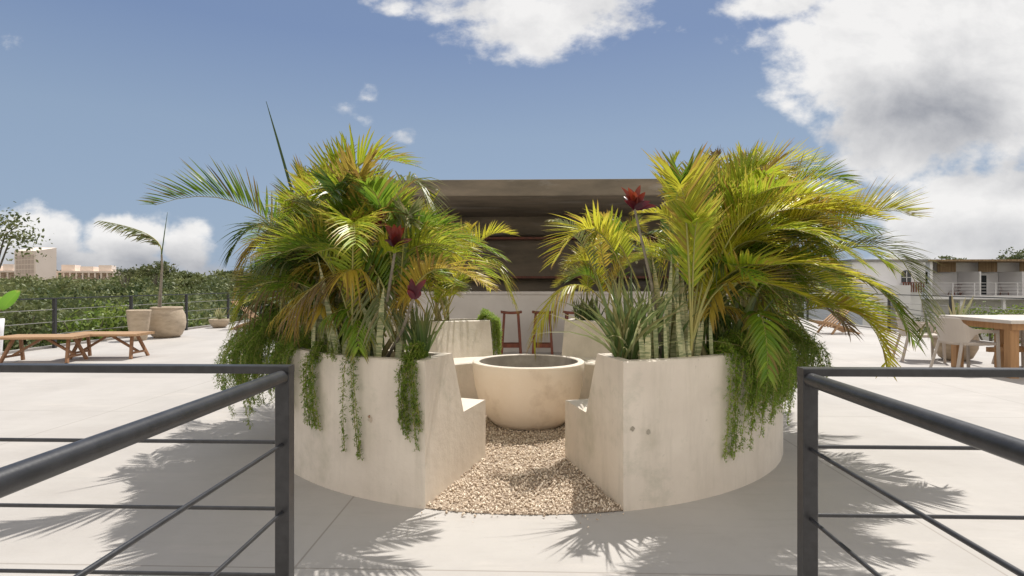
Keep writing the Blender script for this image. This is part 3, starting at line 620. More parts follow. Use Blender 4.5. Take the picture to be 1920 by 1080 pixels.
clump('snake_plant', 'tall pale snake plants at the left part of the left planter front', 'snake plant', SG, -1, 37, L_SNAKE, 30, (.35, .78), (.013, .022), .2, (-.02, .16), dphi=7, r=2.06)
clump('snake_plant', 'short pale snake plants left of the middle trailing strand on the left planter', 'snake plant', SG, -1, 28, L_SNAKE, 18, (.3, .6), (.012, .022), .25, (-.02, .15), dphi=6, r=2.05)
clump('snake_plant', 'snake plants on the outer side of the right planter beneath the drooping palm', 'snake plant', SG, 1, 50, L_SNAKE, 14, (.3, .6), (.012, .02), .4, (0, .2), dphi=9)
clump('bladed_plant', 'dark green grassy plant at the walkway end of the left planter', 'plant', BG, -1, 19.5, L_BLADE, 46, (.25, .5), (.006, .011), .38, (0, .3), foot=.05)
clump('bladed_plant', 'dark green grassy plant at the walkway end of the right planter', 'plant', BG, 1, 18.5, L_BLADE, 80, (.35, .68), (.006, .011), .4, (0, .45), foot=.05, r=1.93)
clump('spider_plant', 'pale arching spider plant spilling over the bench back of the right planter', 'plant', BG, 1, 19, L_PALEB, 26, (.35, .6), (.005, .009), .7, (.2, .75), foot=.05, r=1.9)
clump('bladed_plant', 'dark bladed plant among the snake plants of the right planter', 'plant', BG, 1, 25, L_BLADE, 46, (.4, .75), (.006, .011), .32, (0, .3), dphi=4, r=1.89)
clump('bladed_plant', 'dark bladed plant at the far end of the right planter near the counter', 'plant', BG, 1, 158, L_BLADE, 60, (.25, .5), (.007, .012), .4, (0, .3), dphi=4)
clump('bladed_plant', 'dark bladed plant deep under the palms of the left planter', 'plant', BG, -1, 34, L_BLADE, 40, (.3, .6), (.007, .013), .45, (0, .35), dphi=6)
clump('bladed_plant', 'dark bladed plant under the drooping frond of the right planter', 'plant', BG, 1, 44, L_BLADE, 60, (.3, .65), (.007, .013), .45, (0, .35), dphi=7)

# red cordylines
def cordyline(base, top, leaves, label, L=.2, m=L_RED, m2=L_MAR):
    base, top = Vector(base), Vector(top); root = empty('cordyline', base, label=label, cat='cordyline', group='red cordylines among the palms')
    pts = [Vector((0, 0, 0)), (top-base)*.5+Vector((.02, 0, 0)), top-base]; b = MB(); b.tube(pts, [.012, .010, .008], 7); b.build('stem', M_TRUNKT, root)
    for mt, cnt, up0, up1, nm in ((m, leaves, .05, .42, 'leaves'), (m2, max(3, leaves-3), .55, 1.3, 'lower_leaves')):
        b = MB()
        for i in range(cnt):
            a = 2*PI*i/cnt+random.uniform(-.3, .3); s = random.uniform(up0, up1)
            blade(b, top-base, (math.sin(s)*math.cos(a), math.sin(s)*math.sin(a)*.6, math.cos(s)), (1 if up0 < .5 else .65)*L*random.uniform(.65, 1.15), random.uniform(.015, .023), .22, segs=7, cup=.4, face=Vector((.2, -1, .2)), taper=.55)
        b.build(nm, mt, root)
cordyline(ring(27, 1, 1.93), P(1190, 392, 3.75), 9, 'tall red cordyline with upright scarlet leaves before the concrete roof', .17)
cordyline(ring(30, -1, 1.97), P(742, 462, 3.38), 8, 'maroon and red cordyline in the upper part of the left planting', .15)
cordyline(ring(36, -1, 1.97), P(704, 430, 3.42), 7, 'orange red cordyline tip left of the maroon one in the left planting', .12)
cordyline(ring(27, -1, 1.95), P(775, 560, 3.36), 4, 'small dark maroon cordyline low in the left planting', .14, L_MAR)
cordyline(ring(24, 1, 1.9), P(1082, 495, 5.9), 5, 'small maroon cordyline under the yellow frond of the right planting', .16, L_MAR) if False else None

# asparagus ferns
def strand(b, pts, w=.05, dens=105, lf=.017):
    pts = [Vector(p) for p in pts]; segs = []; tot = 0
    for i in range(len(pts)-1): l = (pts[i+1]-pts[i]).length; segs.append((tot, l)); tot += l
    b.tube(pts, [.0022]*len(pts), 3, 1, cap=False)
    n = int(tot*dens)
    for k in range(n):
        s = (k+random.random())/n*tot; i = max(j for j in range(len(segs)) if segs[j][0] <= s); t = (s-segs[i][0])/segs[i][1]; p = pts[i].lerp(pts[i+1], min(1, t)); d = (pts[i+1]-pts[i]).normalized()
        q = s/tot; ww = w*(1-.6*q)*random.uniform(.5, 1.15)
        e = Vector((random.gauss(0, 1), random.gauss(0, 1), random.gauss(0, .7))); e = (e-d*e.dot(d)).normalized(); e = (e+d*.45).normalized()
        g = random.random(); m = 5
        for j in range(m):
            a = p+e*(ww*(j+.5)/m)
            for r in range(2):
                dv = Vector((random.gauss(0, 1), random.gauss(0, 1), random.gauss(0, 1))).normalized()*.8+e*.6; dv.normalize(); sd = dv.cross(UP+Vector((.1, .3, 0))).normalized()*.0032; L = lf*random.uniform(.7, 1.4)
                b.add([a-sd*.5, a+dv*L*.5-sd, a+dv*L, a+dv*L*.5+sd], [(0, 1, 2, 3)], 0, [(0, g, 0), (.4, g, 0), (.9, g, 0), (.4, g, 0)])
def fern(label, specs, group='asparagus ferns trailing over the planters'):
    """specs: (sgn, phi0, phi1, count, drop_min, drop_max, bulge, width)"""
    sgn, p0, p1 = specs[0][:3]; c = ring((p0+p1)/2, sgn, 2.12); c.z = HP; b = MB()
    for sgn, p0, p1, cnt, d0, d1, bulge, w in specs:
        for i in range(cnt):
            ph = random.uniform(p0, p1); a = math.radians(ph); o = Vector((sgn*math.sin(a), -math.cos(a), 0)); tan = Vector((sgn*math.cos(a), math.sin(a), 0))
            rt = Vector((CX, CY, 0))+o*1.99; rt.z = .80; bl = random.uniform(.15, 1)*bulge; dr = d0+(d1-d0)*random.random()**1.3*(.55+.45*math.sin(ph*1.7+1)**2); bl *= .7+.3*math.sin(ph*.9)**2; dt = random.uniform(-.10, .10)
            up = random.uniform(.05, .16+bulge*.35)
            pts = [rt, rt+o*(.10+bl*.3)+UP*(up), rt+o*(.215+bl*.8)+UP*(up*.35)+tan*dt*.4, rt+o*(.225+bl)-UP*(dr*.45)+tan*dt*.8, rt+o*(.20+bl*.85)-UP*(dr)+tan*dt]
            sm = []
            for k in range(len(pts)-1):
                for j in range(3):
                    t = j/3; p_1 = pts[max(k-1, 0)]; p2 = pts[k]; p3 = pts[k+1]; p4 = pts[min(k+2, len(pts)-1)]
                    sm.append(.5*((2*p2)+(p3-p_1)*t+(2*p_1-5*p2+4*p3-p4)*t*t+(3*p2-p_1-3*p3+p4)*t**3))
            sm.append(pts[-1]); strand(b, [q-c for q in sm], w)
    b.build('asparagus_fern', [L_FERN, M_RACH], None, loc=c, label=label, cat='fern', group=group)
fern('big feathery asparagus fern billowing down the outer left side of the left planter', [(-1, 54, 84, 78, .10, .62, .42, .07), (-1, 44, 54, 22, .1, .5, .08, .055), (-1, 37.5, 40, 7, .3, .52, .0, .05)])
fern('few thin fern strands hanging in the middle of the left planter wall', [(-1, 28.5, 29.3, 3, .52, .58, .0, .05)])
fern('narrow fern tassel hanging beside the walkway corner of the left planter', [(-1, 16.6, 18.4, 10, .30, .56, .0, .05)])
fern('dense green asparagus fern hanging down the right planter wall', [(1, 38, 60, 92, .12, .58, .07, .06), (1, 35, 37, 4, .55, .68, .0, .045)])
fern('loose airy asparagus fern bulging at the outer right flank of the right planter', [(1, 62, 86, 46, .15, .55, .32, .06)])
b = MB(); c_ = ring(163, -1, 1.97); c_.z = HP; tg = Vector((math.cos(math.radians(165)), 0, 0)); ax_ = Vector((1, .1, 0)).normalized()
for i in range(24):
    rr_ = random.uniform(-.16, .17); k_ = Vector((0, rr_, 0)); o_ = random.uniform(.08, .20); dz_ = random.uniform(.2, .74)
    strand(b, [k_-ax_*.05-UP*.05, k_+ax_*.04+UP*random.uniform(.04, .14), k_+ax_*(o_+.03)-UP*.02, k_+ax_*(o_+.04)-UP*dz_*.5, k_+ax_*(o_+.02)-UP*dz_], .05)
b.build('asparagus_fern', [L_FERN, M_RACH], None, loc=c_, label='green fern hanging over the end face of the left planter beside the bar stools', cat='fern', group='asparagus ferns trailing over the planters')
fern('low fern tuft inside the left planter between the snake plants', [(-1, 28, 40, 10, -.15, .02, -.1, .07)])
fern('low fern tuft inside the right planter behind the hanging fern', [(1, 44, 62, 16, -.15, .02, -.1, .07)])

# ================================================================== DECK FURNITURE
def low_table(label):
    r = empty('trestle_bench', label=label, cat='bench', group='low wooden trestle benches')
    for k, y in enumerate((-.2, 0, .2)):
        b = MB(); xs = [-.62+random.uniform(-.02, .02), .62+random.uniform(-.02, .02)]; b.bar((xs[0], y, .415), (xs[1], y, .415), .192, .042, bev=.008); b.build('plank', M_TEAK, r)
    for sx in (-1, 1):
        for sy in (-1, 1):
            b = MB(); b.bar((sx*.43, sy*.07, .40), (sx*.52, sy*.25, .0), .05, .045, bev=.006, up=(1, 0, 0)); b.build('leg', M_LEGW, r)
        b = MB(); b.bar((sx*.50, -.2, .10), (sx*.50, .2, .10), .03, .035); b.build('stretcher', M_LEGW, r)
        b = MB(); b.bar((sx*.03, 0, .385), (sx*.49, 0, .11), .04, .035); b.build('brace', M_LEGW, r)
    return r
t1 = low_table('low teak trestle bench nearer the left picture edge'); t1.location = (-8.12, 9.55, 0); t1.rotation_euler.z = .10
t2 = copy_tree(t1); t2['label'] = 'low teak trestle bench closer to the tapered clay pot'; t2.location = (-7.42, 10.12, 0); t2.rotation_euler.z = .05
def pot(name, loc, prof, label, m=M_POT, group='clay pots on the deck'):
    r = empty(name, loc, label=label, cat='pot', group=group)
    b = MB(); b.lathe(prof, 40, wob=.006); b.build('pot_body', m, r)
    b = MB(); zt = prof[-1][1]; b.lathe([(.0001, zt+.01), (prof[-1][0]+.01, zt)], 24); b.build('soil', M_SOIL, r); return r
pot('tapered_pot', (-9.0, 13.2, 0), [(.001, 0), (.155, .0), (.17, .05), (.22, .4), (.245, .66), (.255, .69), (.235, .70), (.215, .66), (.205, .62)], 'tall tapered sand coloured pot standing beside the round palm pot')
pot('round_pot', (-8.85, 14.0, 0), [(.001, 0), (.27, 0), (.33, .06), (.405, .22), (.425, .36), (.40, .54), (.345, .665), (.335, .69), (.352, .70), (.352, .735), (.32, .74), (.30, .70), (.29, .64)], 'big round bellied clay pot holding the slender palm')
pot('bowl_pot', (-9.22, 17.1, 0), [(.001, 0), (.15, .0), (.20, .04), (.27, .15), (.285, .25), (.262, .255), (.255, .20)], 'shallow clay bowl pot near the deck chair')
pot('round_pot', (7.25, 10.25, 0), [(.001, 0), (.17, 0), (.24, .05), (.31, .2), (.325, .33), (.30, .47), (.27, .52), (.24, .5), (.23, .46)], 'round clay pot behind the white dining table')
pot('white_pot', (-9.58, 9.95, 0), [(.001, 0), (.24, .0), (.27, .1), (.29, .45), (.30, .68), (.27, .685), (.26, .62)], 'whitish pot cut off by the left picture edge', M_WHITE)
# palm in the round pot
pp = empty('potted_palm', (-8.85, 14.0, .65), label='slender single stemmed palm with one blown frond in the round pot', cat='palm')
Zp = 14.28; loc = Vector((-8.85, 14.0, .65)); tp = [P(299, 577, Zp), P(302, 530, Zp), P(304, 500, Zp), P(303, 478, Zp)]
b = MB(); b.tube([(tp[0]-UP*.1)-loc]+[q-loc for q in tp], [.055, .045, .03, .026, .022], 10); b.build('stem', M_TRUNKT, pp)
frond(pp, P(303, 478, Zp), P(278, 440, Zp), P(188, 414, Zp-.3), leaf=.5, n=34, m=L_SILV, dihed=-.5, droop=.3, wid=.03, pet=.2, thick=.018)
b = MB(); b.tube([P(303, 478, Zp)-loc, P(308, 440, Zp)-loc, P(314, 398, Zp)-loc], [.014, .012, .004], 6); b.build('spear_leaf', L_DARK, pp)
def spiky(name, label, loc, n, L, w, m, cat='agave', sp=.6):
    b = MB()
    for i in range(n):
        a = 2*PI*i/n*1.618*3; s = random.uniform(.05, sp); blade(b, (0, 0, -.03), (math.sin(s)*math.cos(a), math.sin(s)*math.sin(a), math.cos(s)), L*random.uniform(.6, 1.05), w, .05, cup=.3)
    return b.build(name, m, None, loc=loc, label=label, cat=cat)
spiky('snake_plant', 'short pale snake plant in the shallow clay bowl', (-9.22, 17.1, .24), 14, .42, .026, L_PALEB, 'snake plant')
spiky('agave', 'yellow green pointed plant rising behind the white dining table', (7.25, 10.25, .49), 13, .74, .024, L_PALEB, sp=.75)
# broad leaf plant at the left edge
bl = empty('banana_plant', (-9.55, 10.05, .64), label='broad leaved plant with a bright green leaf at the left picture edge', cat='plant')
def broad(px0, py0, px1, py1, Z, w):
    a, t = P(px0, py0, Z), P(px1, py1, Z); o = Vector((-9.55, 10.05, .64)); b = MB(); d = t-a; sd = d.cross(FW).normalized(); vs = []; cs = []
    for k in range(11):
        s = k/10; ww = w*math.sin(PI*min(1, s*.93+.05))**.7*(1-.15*s); p = a+d*s-UP*.06*s*s-o; vs += [p-sd*ww+FW*.05*s, p+FW*.03, p+sd*ww-FW*.04]; cs += [(s, .4, 0), (s, .9, 0), (s, .5, 0)]
    b.add(vs, [(k*3+j, k*3+j+1, k*3+4+j, k*3+3+j) for k in range(10) for j in range(2)], 0, cs, smooth=True); b.build('leaf', L_BAN, bl)
    b = MB(); b.tube([Vector((0, 0, 0)), (a-o)*.5+UP*.1, a-o], [.014, .011, .008], 6); b.build('stalk', M_RACH, bl)
broad(2, 581, 33, 538, 10.0, .10); broad(-30, 585, 3, 550, 10.2, .09); broad(-60, 580, -40, 500, 10.2, .12)
# reclining two piece plank chairs
def deck_chair(label):
    r = empty('deck_chair', label=label, cat='deck chair', group='low slatted deck chairs')
    def panel(nm, a, b_, ws, gap, n_):
        for k in range(n_):
            x = (k-(n_-1)/2)*gap; b = MB(); b.bar((a[0], x, a[1]), (b_[0], x, b_[1]), ws, .022, bev=.003); b.build('slat', M_TEAK, r)
    panel('back', (-.42, .80), (.36, .18), .055, .115, 5)
    panel('seat', (.62, .34), (-.40, .03), .055, .115, 4)
    for x, z in ((-.36, .745), (.25, .255)):
        b = MB(); b.bar((x, -.28, z), (x, .28, z), .045, .022); b.build('crossbar', M_TEAK, r)
    for s in (-1, 1):
        b = MB(); b.bar((.05, s*.27, .38), (.36, s*.27, 0), .03, .05); b.build('leg', M_TEAK, r)
        b = MB(); b.bar((-.10, s*.27, .15), (.60, s*.27, .33), .03, .05); b.build('arm', M_TEAK, r)
        b = MB(); b.bar((-.10, s*.27, .15), (-.45, s*.27, .0), .03, .045); b.build('leg', M_TEAK, r)
    return r
d1 = deck_chair('slatted wooden deck chair beside the shallow clay bowl'); d1.location = (-8.12, 16.7, 0); d1.rotation_euler.z = .15
d2 = copy_tree(d1); d2['label'] = 'slatted wooden deck chair half hidden behind the right palms'; d2.location = (8.0, 15.6, 0); d2.rotation_euler.z = PI+.2
# dining table and chairs
dt = empty('dining_table', (6.5, 8.15, 0), label='wooden dining table with thick pale top near the right picture edge', cat='table')
b = MB(); b.box((0, 0, .755), (1.9, 1.4, .805)); b.build('tabletop', M_TOP, dt, bevel=.006)
b = MB(); b.box((.07, .07, .665), (1.83, .11, .753)); b.box((.07, 1.29, .665), (1.83, 1.33, .753)); b.box((.07, .112, .665), (.11, 1.288, .753)); b.box((1.79, .112, .665), (1.83, 1.288, .753)); b.build('apron', M_OAK, dt)
for x in (.14, .80, 1.76):
    for y in (.17, 1.2):
        b = MB(); b.bar((x, y, 0), (x, y, .754), .12, .12, bev=.006); b.build('leg', M_OAK, dt)
b = MB(); b.box((.2, .645, .30), (1.7, .705, .37)); b.box((.775, .23, .302), (.825, 1.14, .368)); b.build('stretcher', M_OAK, dt)
def armchair():
    r = empty('armchair', group='taupe moulded armchairs around the dining table', cat='chair')
    # local: faces +X, width along Y
    b = MB(); N = 10; vs = []
    for i in range(N+1):
        x = -.24+.50*i/N; z = .445-.018*math.sin(PI*i/N)+.012*(i/N)
        for j in range(9):
            y = -.25+.5*j/8; zz = z-.012*math.cos((y/.25)*PI/2); vs.append((x, y, zz))
    fs = [(i*9+j, i*9+j+1, i*9+10+j, i*9+9+j) for i in range(N) for j in range(8)]; n0 = len(vs); vs += [(x, y, z-.03) for x, y, z in vs]; fs += [tuple(n0+q for q in f[::-1]) for f in fs]
    ed = [j for j in range(9)]+[i*9+8 for i in range(1, N+1)]+[N*9+j for j in range(7, -1, -1)]+[i*9 for i in range(N-1, 0, -1)]
    fs += [(ed[k], ed[(k+1) % len(ed)], n0+ed[(k+1) % len(ed)], n0+ed[k]) for k in range(len(ed))]
    b.add(vs, fs, smooth=False); b.build('seat', M_CHAIR, r)
    # back shell wrapping round into arms (U plan): wall following an arc, height falling towards the arm fronts
    b = MB(); vs = []; K = 28
    for i in range(K+1):
        u = -1+2*i/K; au = abs(u)
        if au < .55: a = au/.55*1.25; x = -.27+.10*(1-math.cos(a))*1.4; y = .27*math.sin(a)/math.sin(1.25)
        else: s = (au-.55)/.45; x = -.175+.43*s; y = .27+.015*s
        y = math.copysign(y, u); tp = .80-.0*au if au < .42 else .80-.155*min(1, (au-.42)/.2)**1.0-.01*max(0, au-.62)/.38
        bt = .44 if au < .55 else .44+.15*min(1, (au-.55)/.12)
        nx, ny = (-math.cos(min(au/.55, 1)*1.35), math.sin(min(au/.55, 1)*1.35)*(1 if u > 0 else -1))
        lean = .05 if au < .5 else .05*max(0, 1-(au-.5)/.1)
        vs += [(x, y, bt), (x-lean, y, tp), (x-lean+nx*.022, y+ny*.022, tp), (x+nx*.022, y+ny*.022, bt)]
    fs = [(i*4+k, i*4+(k+1) % 4, i*4+4+(k+1) % 4, i*4+4+k) for i in range(K) for k in range(4)]+[(0, 1, 2, 3), (K*4+3, K*4+2, K*4+1, K*4)]
    b.add(vs, fs, smooth=False); b.build('backrest', M_CHAIR, r, bevel=.004)
    for sx, sy in ((1, 1), (1, -1), (-1, 1), (-1, -1)):
        top = (.25, sy*.275, .62) if sx > 0 else (-.22, sy*.22, .46); bot = (.27, sy*.28, 0) if sx > 0 else (-.33, sy*.27, 0)
        b = MB(); b.bar(top, bot, .04, .035, bev=.006); b.build('leg', M_CHAIR, r)
    for sy in (-1, 1):
        b = MB(); b.bar((-.22, sy*.255, .43), (.255, sy*.27, .43), .025, .035); b.build('side_rail', M_CHAIR, r)
    return r
c0 = armchair()
for i, (x, y, rz, lb) in enumerate(((6.45, 8.92, .04, 'taupe armchair pushed under the left end of the dining table, its back to the palms'), (6.62, 10.2, -.30, 'taupe armchair standing free behind the left end of the dining table'),
                                    (7.78, 9.45, -PI/2, 'taupe armchair tucked under the far side of the dining table at the picture edge'))):
    o = c0 if i == 0 else copy_tree(c0); o.location = (x, y, 0); o.rotation_euler.z = rz; o['label'] = lb

# ================================================================== BEYOND THE DECK
def leaves_cloud(cen, rad, n, size, flat=.75):
    """leaf faces in clumps through an uneven crown: returns verts, tints"""
    K = max(7, int(n/45)); d = rng.normal(size=(K, 3)); d /= np.linalg.norm(d, axis=1)[:, None]; d[:, 2] = np.abs(d[:, 2])*1.0-.25*(rng.uniform(size=K) < .5)
    cc = d*rng.uniform(.45, 1.0, (K, 1)); k = rng.integers(0, K, n); p = cc[k]+rng.normal(size=(n, 3))*rng.uniform(.10, .26, (K, 1))[k]*np.array([1, 1, flat])
    p = p*np.array(rad)+np.array(cen); a = rng.normal(size=(n, 3)); a /= np.linalg.norm(a, axis=1)[:, None]; b_ = np.cross(a, rng.normal(size=(n, 3))); b_ /= np.linalg.norm(b_, axis=1)[:, None]
    s = size*rng.uniform(.6, 1.4, (n, 1)); v = np.stack([p-a*s, p-b_*s*.55, p+a*s, p+b_*s*.55], 1)
    t = np.zeros((n, 4, 3)); g = np.clip(rng.uniform(0, 1, K)[k]*.7+rng.uniform(0, .45, n)-.05, 0, 1); t[:, :, 1] = g[:, None]; t[:, :, 0] = rng.uniform(0, .6, (n, 1)); return v, t
def quads(vlist, tlist, name, m, parent=None, origin=None, **k):
    v = np.concatenate(vlist); t = np.concatenate(tlist); f = np.arange(len(v)*4).reshape(-1, 4); v = v.reshape(-1, 3)
    if origin is not None: v = v-np.array(origin)
    return rawmesh(name, v, f, t.reshape(-1, 3), m, parent, **k)
def terr(x, y): r = math.hypot(x, y); return GZ+min(max((r-60)/250, 0), 1)*6.0+min(max((r-300)/900, 0), 1)*8
def forest():
    vl, tl = [], []
    for i in range(720):
        a = math.radians(random.choice([random.uniform(-58, -14), random.uniform(-50, -18), random.uniform(-48, -20), random.uniform(-14, 24), random.uniform(22, 56)])); dd = 24*math.exp(random.uniform(0, 1)*math.log(330/24.)); x, y = dd*math.sin(a), dd*math.cos(a)
        if math.radians(30) < a and 30 < dd < 75 and True: 
            if x > 18 and dd > 34: continue
        if math.radians(-48) < a < math.radians(-36) and 95 < dd < 150: continue
        s = random.uniform(.75, 1.25)
        top = terr(x, y)+random.uniform(6.4, 8.2)*(1+.0*dd)+(0 if dd > 60 else -1.5)
        if a < math.radians(-10):
            py_ = float(np.interp(math.log(dd), [math.log(q_) for q_ in (24, 50, 90, 200, 330)], [612, 572, 538, 515, 507]))+random.uniform(-1, 1)*(5+500/dd); top = H+(HY-py_)/F*y
        if a > math.radians(15): top = min(top, -1.3 if dd < 40 else 1.0)
        rh = random.uniform(1.6, 2.8)*s*(1+dd/260); rv = random.uniform(1.7, 2.9)
        n_ = int(np.clip(5200*24/dd, 500, 4200)*(1 if abs(a) > .25 else .35)); v, t = leaves_cloud((x, y, top-rv*.9), (rh, rh, rv), n_, .040+.0021*dd); t[:, :, 1] = np.clip(t[:, :, 1]*.6+random.choice([-.2, -.1, 0, .1, .2, .42]), 0, .87); vl.append(v); tl.append(t)
    for i in range(46):
        Zt = random.uniform(70, 98); x, y = P(random.uniform(-30, 225), 532, Zt)[:2]; top = H+(HY-random.uniform(522, 538))/F*Zt
        v, t = leaves_cloud((x, y, top-2.0), (2.9, 2.9, 2.2), 1500, .19); vl.append(v); tl.append(t)
    o = quads(vl, tl, 'forest', L_FAR, kind='stuff'); tagp(o, 'low tropical forest canopy stretching away beyond the deck', 'forest')
forest()
def tree(name, x, y, top, rh, rv, n, size, label, m=L_FAR, group='trees standing out beyond the deck', trunk=.12, sparse=False):
    z0 = terr(x, y); root = empty(name, (x, y, z0), label=label, cat='tree', group=group)
    b = MB(); hc = top-rv-z0; b.tube([(0, 0, -.1), (.1, 0, hc*.5), (.05, .1, hc)], [trunk*1.3, trunk, trunk*.7], 8)
    for k in range(7):
        a = k*2.4; b.tube([(.07, .05, hc*.75+k*.05), (math.cos(a)*rh*.45, math.sin(a)*rh*.45, hc+rv*.2), (math.cos(a)*rh*.8, math.sin(a)*rh*.8, hc+rv*random.uniform(.2, .8))], [trunk*.5, trunk*.3, trunk*.1], 5)
    b.build('trunk', M_BARK, root); v, t = leaves_cloud((0, 0, hc), (rh, rh, rv), n, size, .6); quads([v], [t], 'crown', m, root)
def at(px, Z): p = P(px, 532, Z); return p.x, p.y
def topz(py, Z): return H+(HY-py)/F*Z
tree('broadleaf_tree', *at(-28, 30), topz(385, 30), 2.3, 1.9, 1500, .10, 'open leafy tree crown rising above the pink buildings at the left picture edge')
tree('thin_tree', *at(233, 80), topz(494, 80), 1.9, 1.6, 520, .13, 'sparse dark tree in front of the long pink building')
tree('round_tree', *at(291, 110), topz(487, 110), 3.0, 2.6, 1200, .26, 'rounded tree top standing above the woods behind the potted palm')
tree('bushy_tree', *at(292, 21), topz(584, 21), 1.9, 1.3, 3200, .08, 'bright green bush directly behind the fence and the round pot', L_NEAR)
tree('bushy_tree', *at(165, 20), topz(570, 20), 1.5, 1.5, 3200, .08, 'bright green bush behind the fence above the trestle benches', L_NEAR)
tree('bushy_tree', *at(30, 19), topz(566, 19), 2.0, 1.7, 3200, .07, 'grey green bush behind the fence near the white pot', L_FAR)
tree('bushy_tree', *at(500, 60), topz(498, 60), 4.0, 2.4, 2000, .18, 'dark tree crown just left of the left palms', L_FAR)
tree('broadleaf_tree', *at(1906, 75), topz(464, 75), 2.2, 1.9, 900, .15, 'tree crown above the white terraces at the right picture edge')
tree('broadleaf_tree', *at(1778, 80), topz(481, 80), 2.2, .9, 700, .15, 'low rounded tree top over the white terrace roof')
tree('bushy_tree', *at(1858, 36), topz(570, 36), 2.6, 1.6, 3200, .09, 'green shrub below the white terraces behind the table', L_NEAR)
tree('bushy_tree', *at(1720, 34), topz(598, 34), 1.6, 1.2, 2200, .08, 'dark green shrub at the foot of the white house', L_FAR)
tree('bushy_tree', *at(1960, 38), topz(566, 38), 2.4, 1.6, 2500, .09, 'green shrub below the terraces at the far right picture edge', L_NEAR)

# pink buildings, far left
Zb = 120; s_ = Zb/F
tb = empty('tower_building', (0, 0, 0), label='sand pink tower block with sloping roof beyond the woods', cat='building')
pc = P(67, 532, 112); pc.z = 0
lf = P(27, 532, 118); lf.z = 0; rt_ = P(106, 532, 116); rt_.z = 0; bk = lf+rt_-pc; tb.location = pc
def prism(base, z0, tops): return [Vector((q.x, q.y, z0))-pc for q in base]+[Vector((q.x, q.y, z))-pc for q, z in zip(base, tops)]
zt = [topz(470.5, 112), topz(470, 118), topz(463, 120), topz(464.5, 116)]
vs = prism([pc, lf, bk, rt_], GZ, zt); b = MB(); b.add(vs, [(0, 4, 5, 1)][:0]+[(3, 7, 4, 0), (1, 5, 6, 2), (2, 6, 7, 3), (4, 7, 6, 5)]); b.add(vs, [(0, 4, 5, 1)]); b.build('wall', M_PINK, tb)
# block pattern set into the left face
b = MB(); L_ = (lf-pc); Ln = L_.normalized(); nrm = Vector((Ln.y, -Ln.x, 0)); nrm = nrm if nrm.dot(pc) < 0 else -nrm
for i in range(6):
    for j in range(9):
        a0, a1 = .08+i*.145, .08+i*.145+.125; z1 = topz(478, 114)-j*.95; z0 = z1-.8
        q = [L_*a0+nrm*.03, L_*a1+nrm*.03]; b.add([(q[0].x, q[0].y, z0), (q[1].x, q[1].y, z0), (q[1].x, q[1].y, z1), (q[0].x, q[0].y, z1)], [(0, 1, 2, 3)])
b.build('block_panel', M_PINKD, tb)
def wing(px0, px1, Z, ytop, ycorn, ybase, label, nb):
    p0, p1 = P(px0, 532, Z), P(px1, 532, Z+4); p0.z = p1.z = 0; d = (p1-p0); L = d.length; root = empty('long_building', p0, math.atan2(d.y, d.x), label=label, cat='building', group='sand pink buildings beyond the woods')
    zt, zc, zb = topz(ytop, Z), topz(ycorn, Z), topz(ybase, Z)
    b = MB(); b.box((0, 3, GZ), (L, 9, zc)); b.box((0, 2.2, zc-3.2), (L, 3, zc-2.9)); b.build('wall', M_PINK, root)
    b = MB(); b.box((-.1, 0, zc), (L+.1, 9.1, zc+.35)); b.build('roof', M_PINK, root)
    for i in range(3):
        b = MB(); x = L*(i+.15)/3; b.box((x, 1, zc+.35), (x+L*.24, 6, zt-(.3 if i % 2 else 0))); b.build('roof_room', M_PINK, root)
    for i in range(nb+1):
        b = MB(); x = L*i/nb; b.box((x-.14, .1, GZ), (x+.14, .45, zc)); b.build('column', M_PINK, root)
    for i in range(nb):
        b = MB(); x = L*(i+.2)/nb; b.box((x, 2.95, zc-2.6), (x+L*.5/nb, 2.99, zc-.5)); b.build('window', M_PINKD if i % 3 else M_GLASS, root)
wing(107, 212, 118, 496, 511, 530, 'long low pink building with columns right of the tower', 9)
wing(-60, 28, 121, 494, 510, 530, 'pink building with columns left of the tower, partly behind the tree', 6)

# white terraced houses, right
th = empty('terraced_house', (36.6, 55, 0), label='white terraced house with bamboo screened roof terraces behind the table', cat='house')
b = MB(); b.box((0, 3.2, GZ+4), (34, 9, 3.35)); b.box((0, 0, 1.3), (.25, 3.2, 3.35)); b.build('wall', M_WHITE, th)
b = MB(); b.box((-.5, -.3, 3.35), (34, 9, 3.52)); b.build('roof', M_BAMB, th)
b = MB(); b.box((-.2, -.2, -.12), (34, 3.2, .22)); b.build('terrace_slab', M_WHITE, th)
for i in range(8):
    x = .9+i*3.83
    b = MB(); b.box((x-.9 if i == 0 else x-.06, .3, .22), (x-.65 if i == 0 else x+.08, 3.2, 2.42)); b.build('partition', M_WHITE, th)
    b = MB(); b.box((x+1.3, 2.2, 2.42), (x+3.0, 2.3, 3.34)); b.build('bamboo_screen', M_BAMB, th)
    b = MB(); b.box((x+.12, 3.0, .22), (x+3.7, 3.15, 2.36)); b.build('back_panel', M_WHITE, th)
    b = MB(); b.box((x+1.5, 2.985, .26), (x+2.6, 2.998, 2.1)); b.build('window', M_GLASS if i % 2 else M_WHITE, th)
    b = MB()
    for z in (1.36, 1.08, .8, .52): b.box((x-.9, -.12, z), (x+2.93, -.08, z+.035))
    for k in range(2): b.box((x-.85+k*1.9, -.14, .22), (x-.79+k*1.9, -.06, 1.36))
    b.build('railing', M_WHITE, th)
    b = MB(); b.box((x+1.9, .1, GZ+4), (x+2.15, .35, -.12)); b.build('column', M_WHITE, th)
wh = empty('white_house', (19.5, 38, 0), label='white house with arched upper window left of the bamboo terraces', cat='house')
b = MB(); b.box((1.6, 0, GZ), (4.6, 8, 1.2)); b.box((1.6, 1.2, 1.2), (6.3, 8, 2.75)); b.box((4.6, 1.6, GZ), (6.3, 8, 1.2)); b.build('wall', M_WHITE, wh)
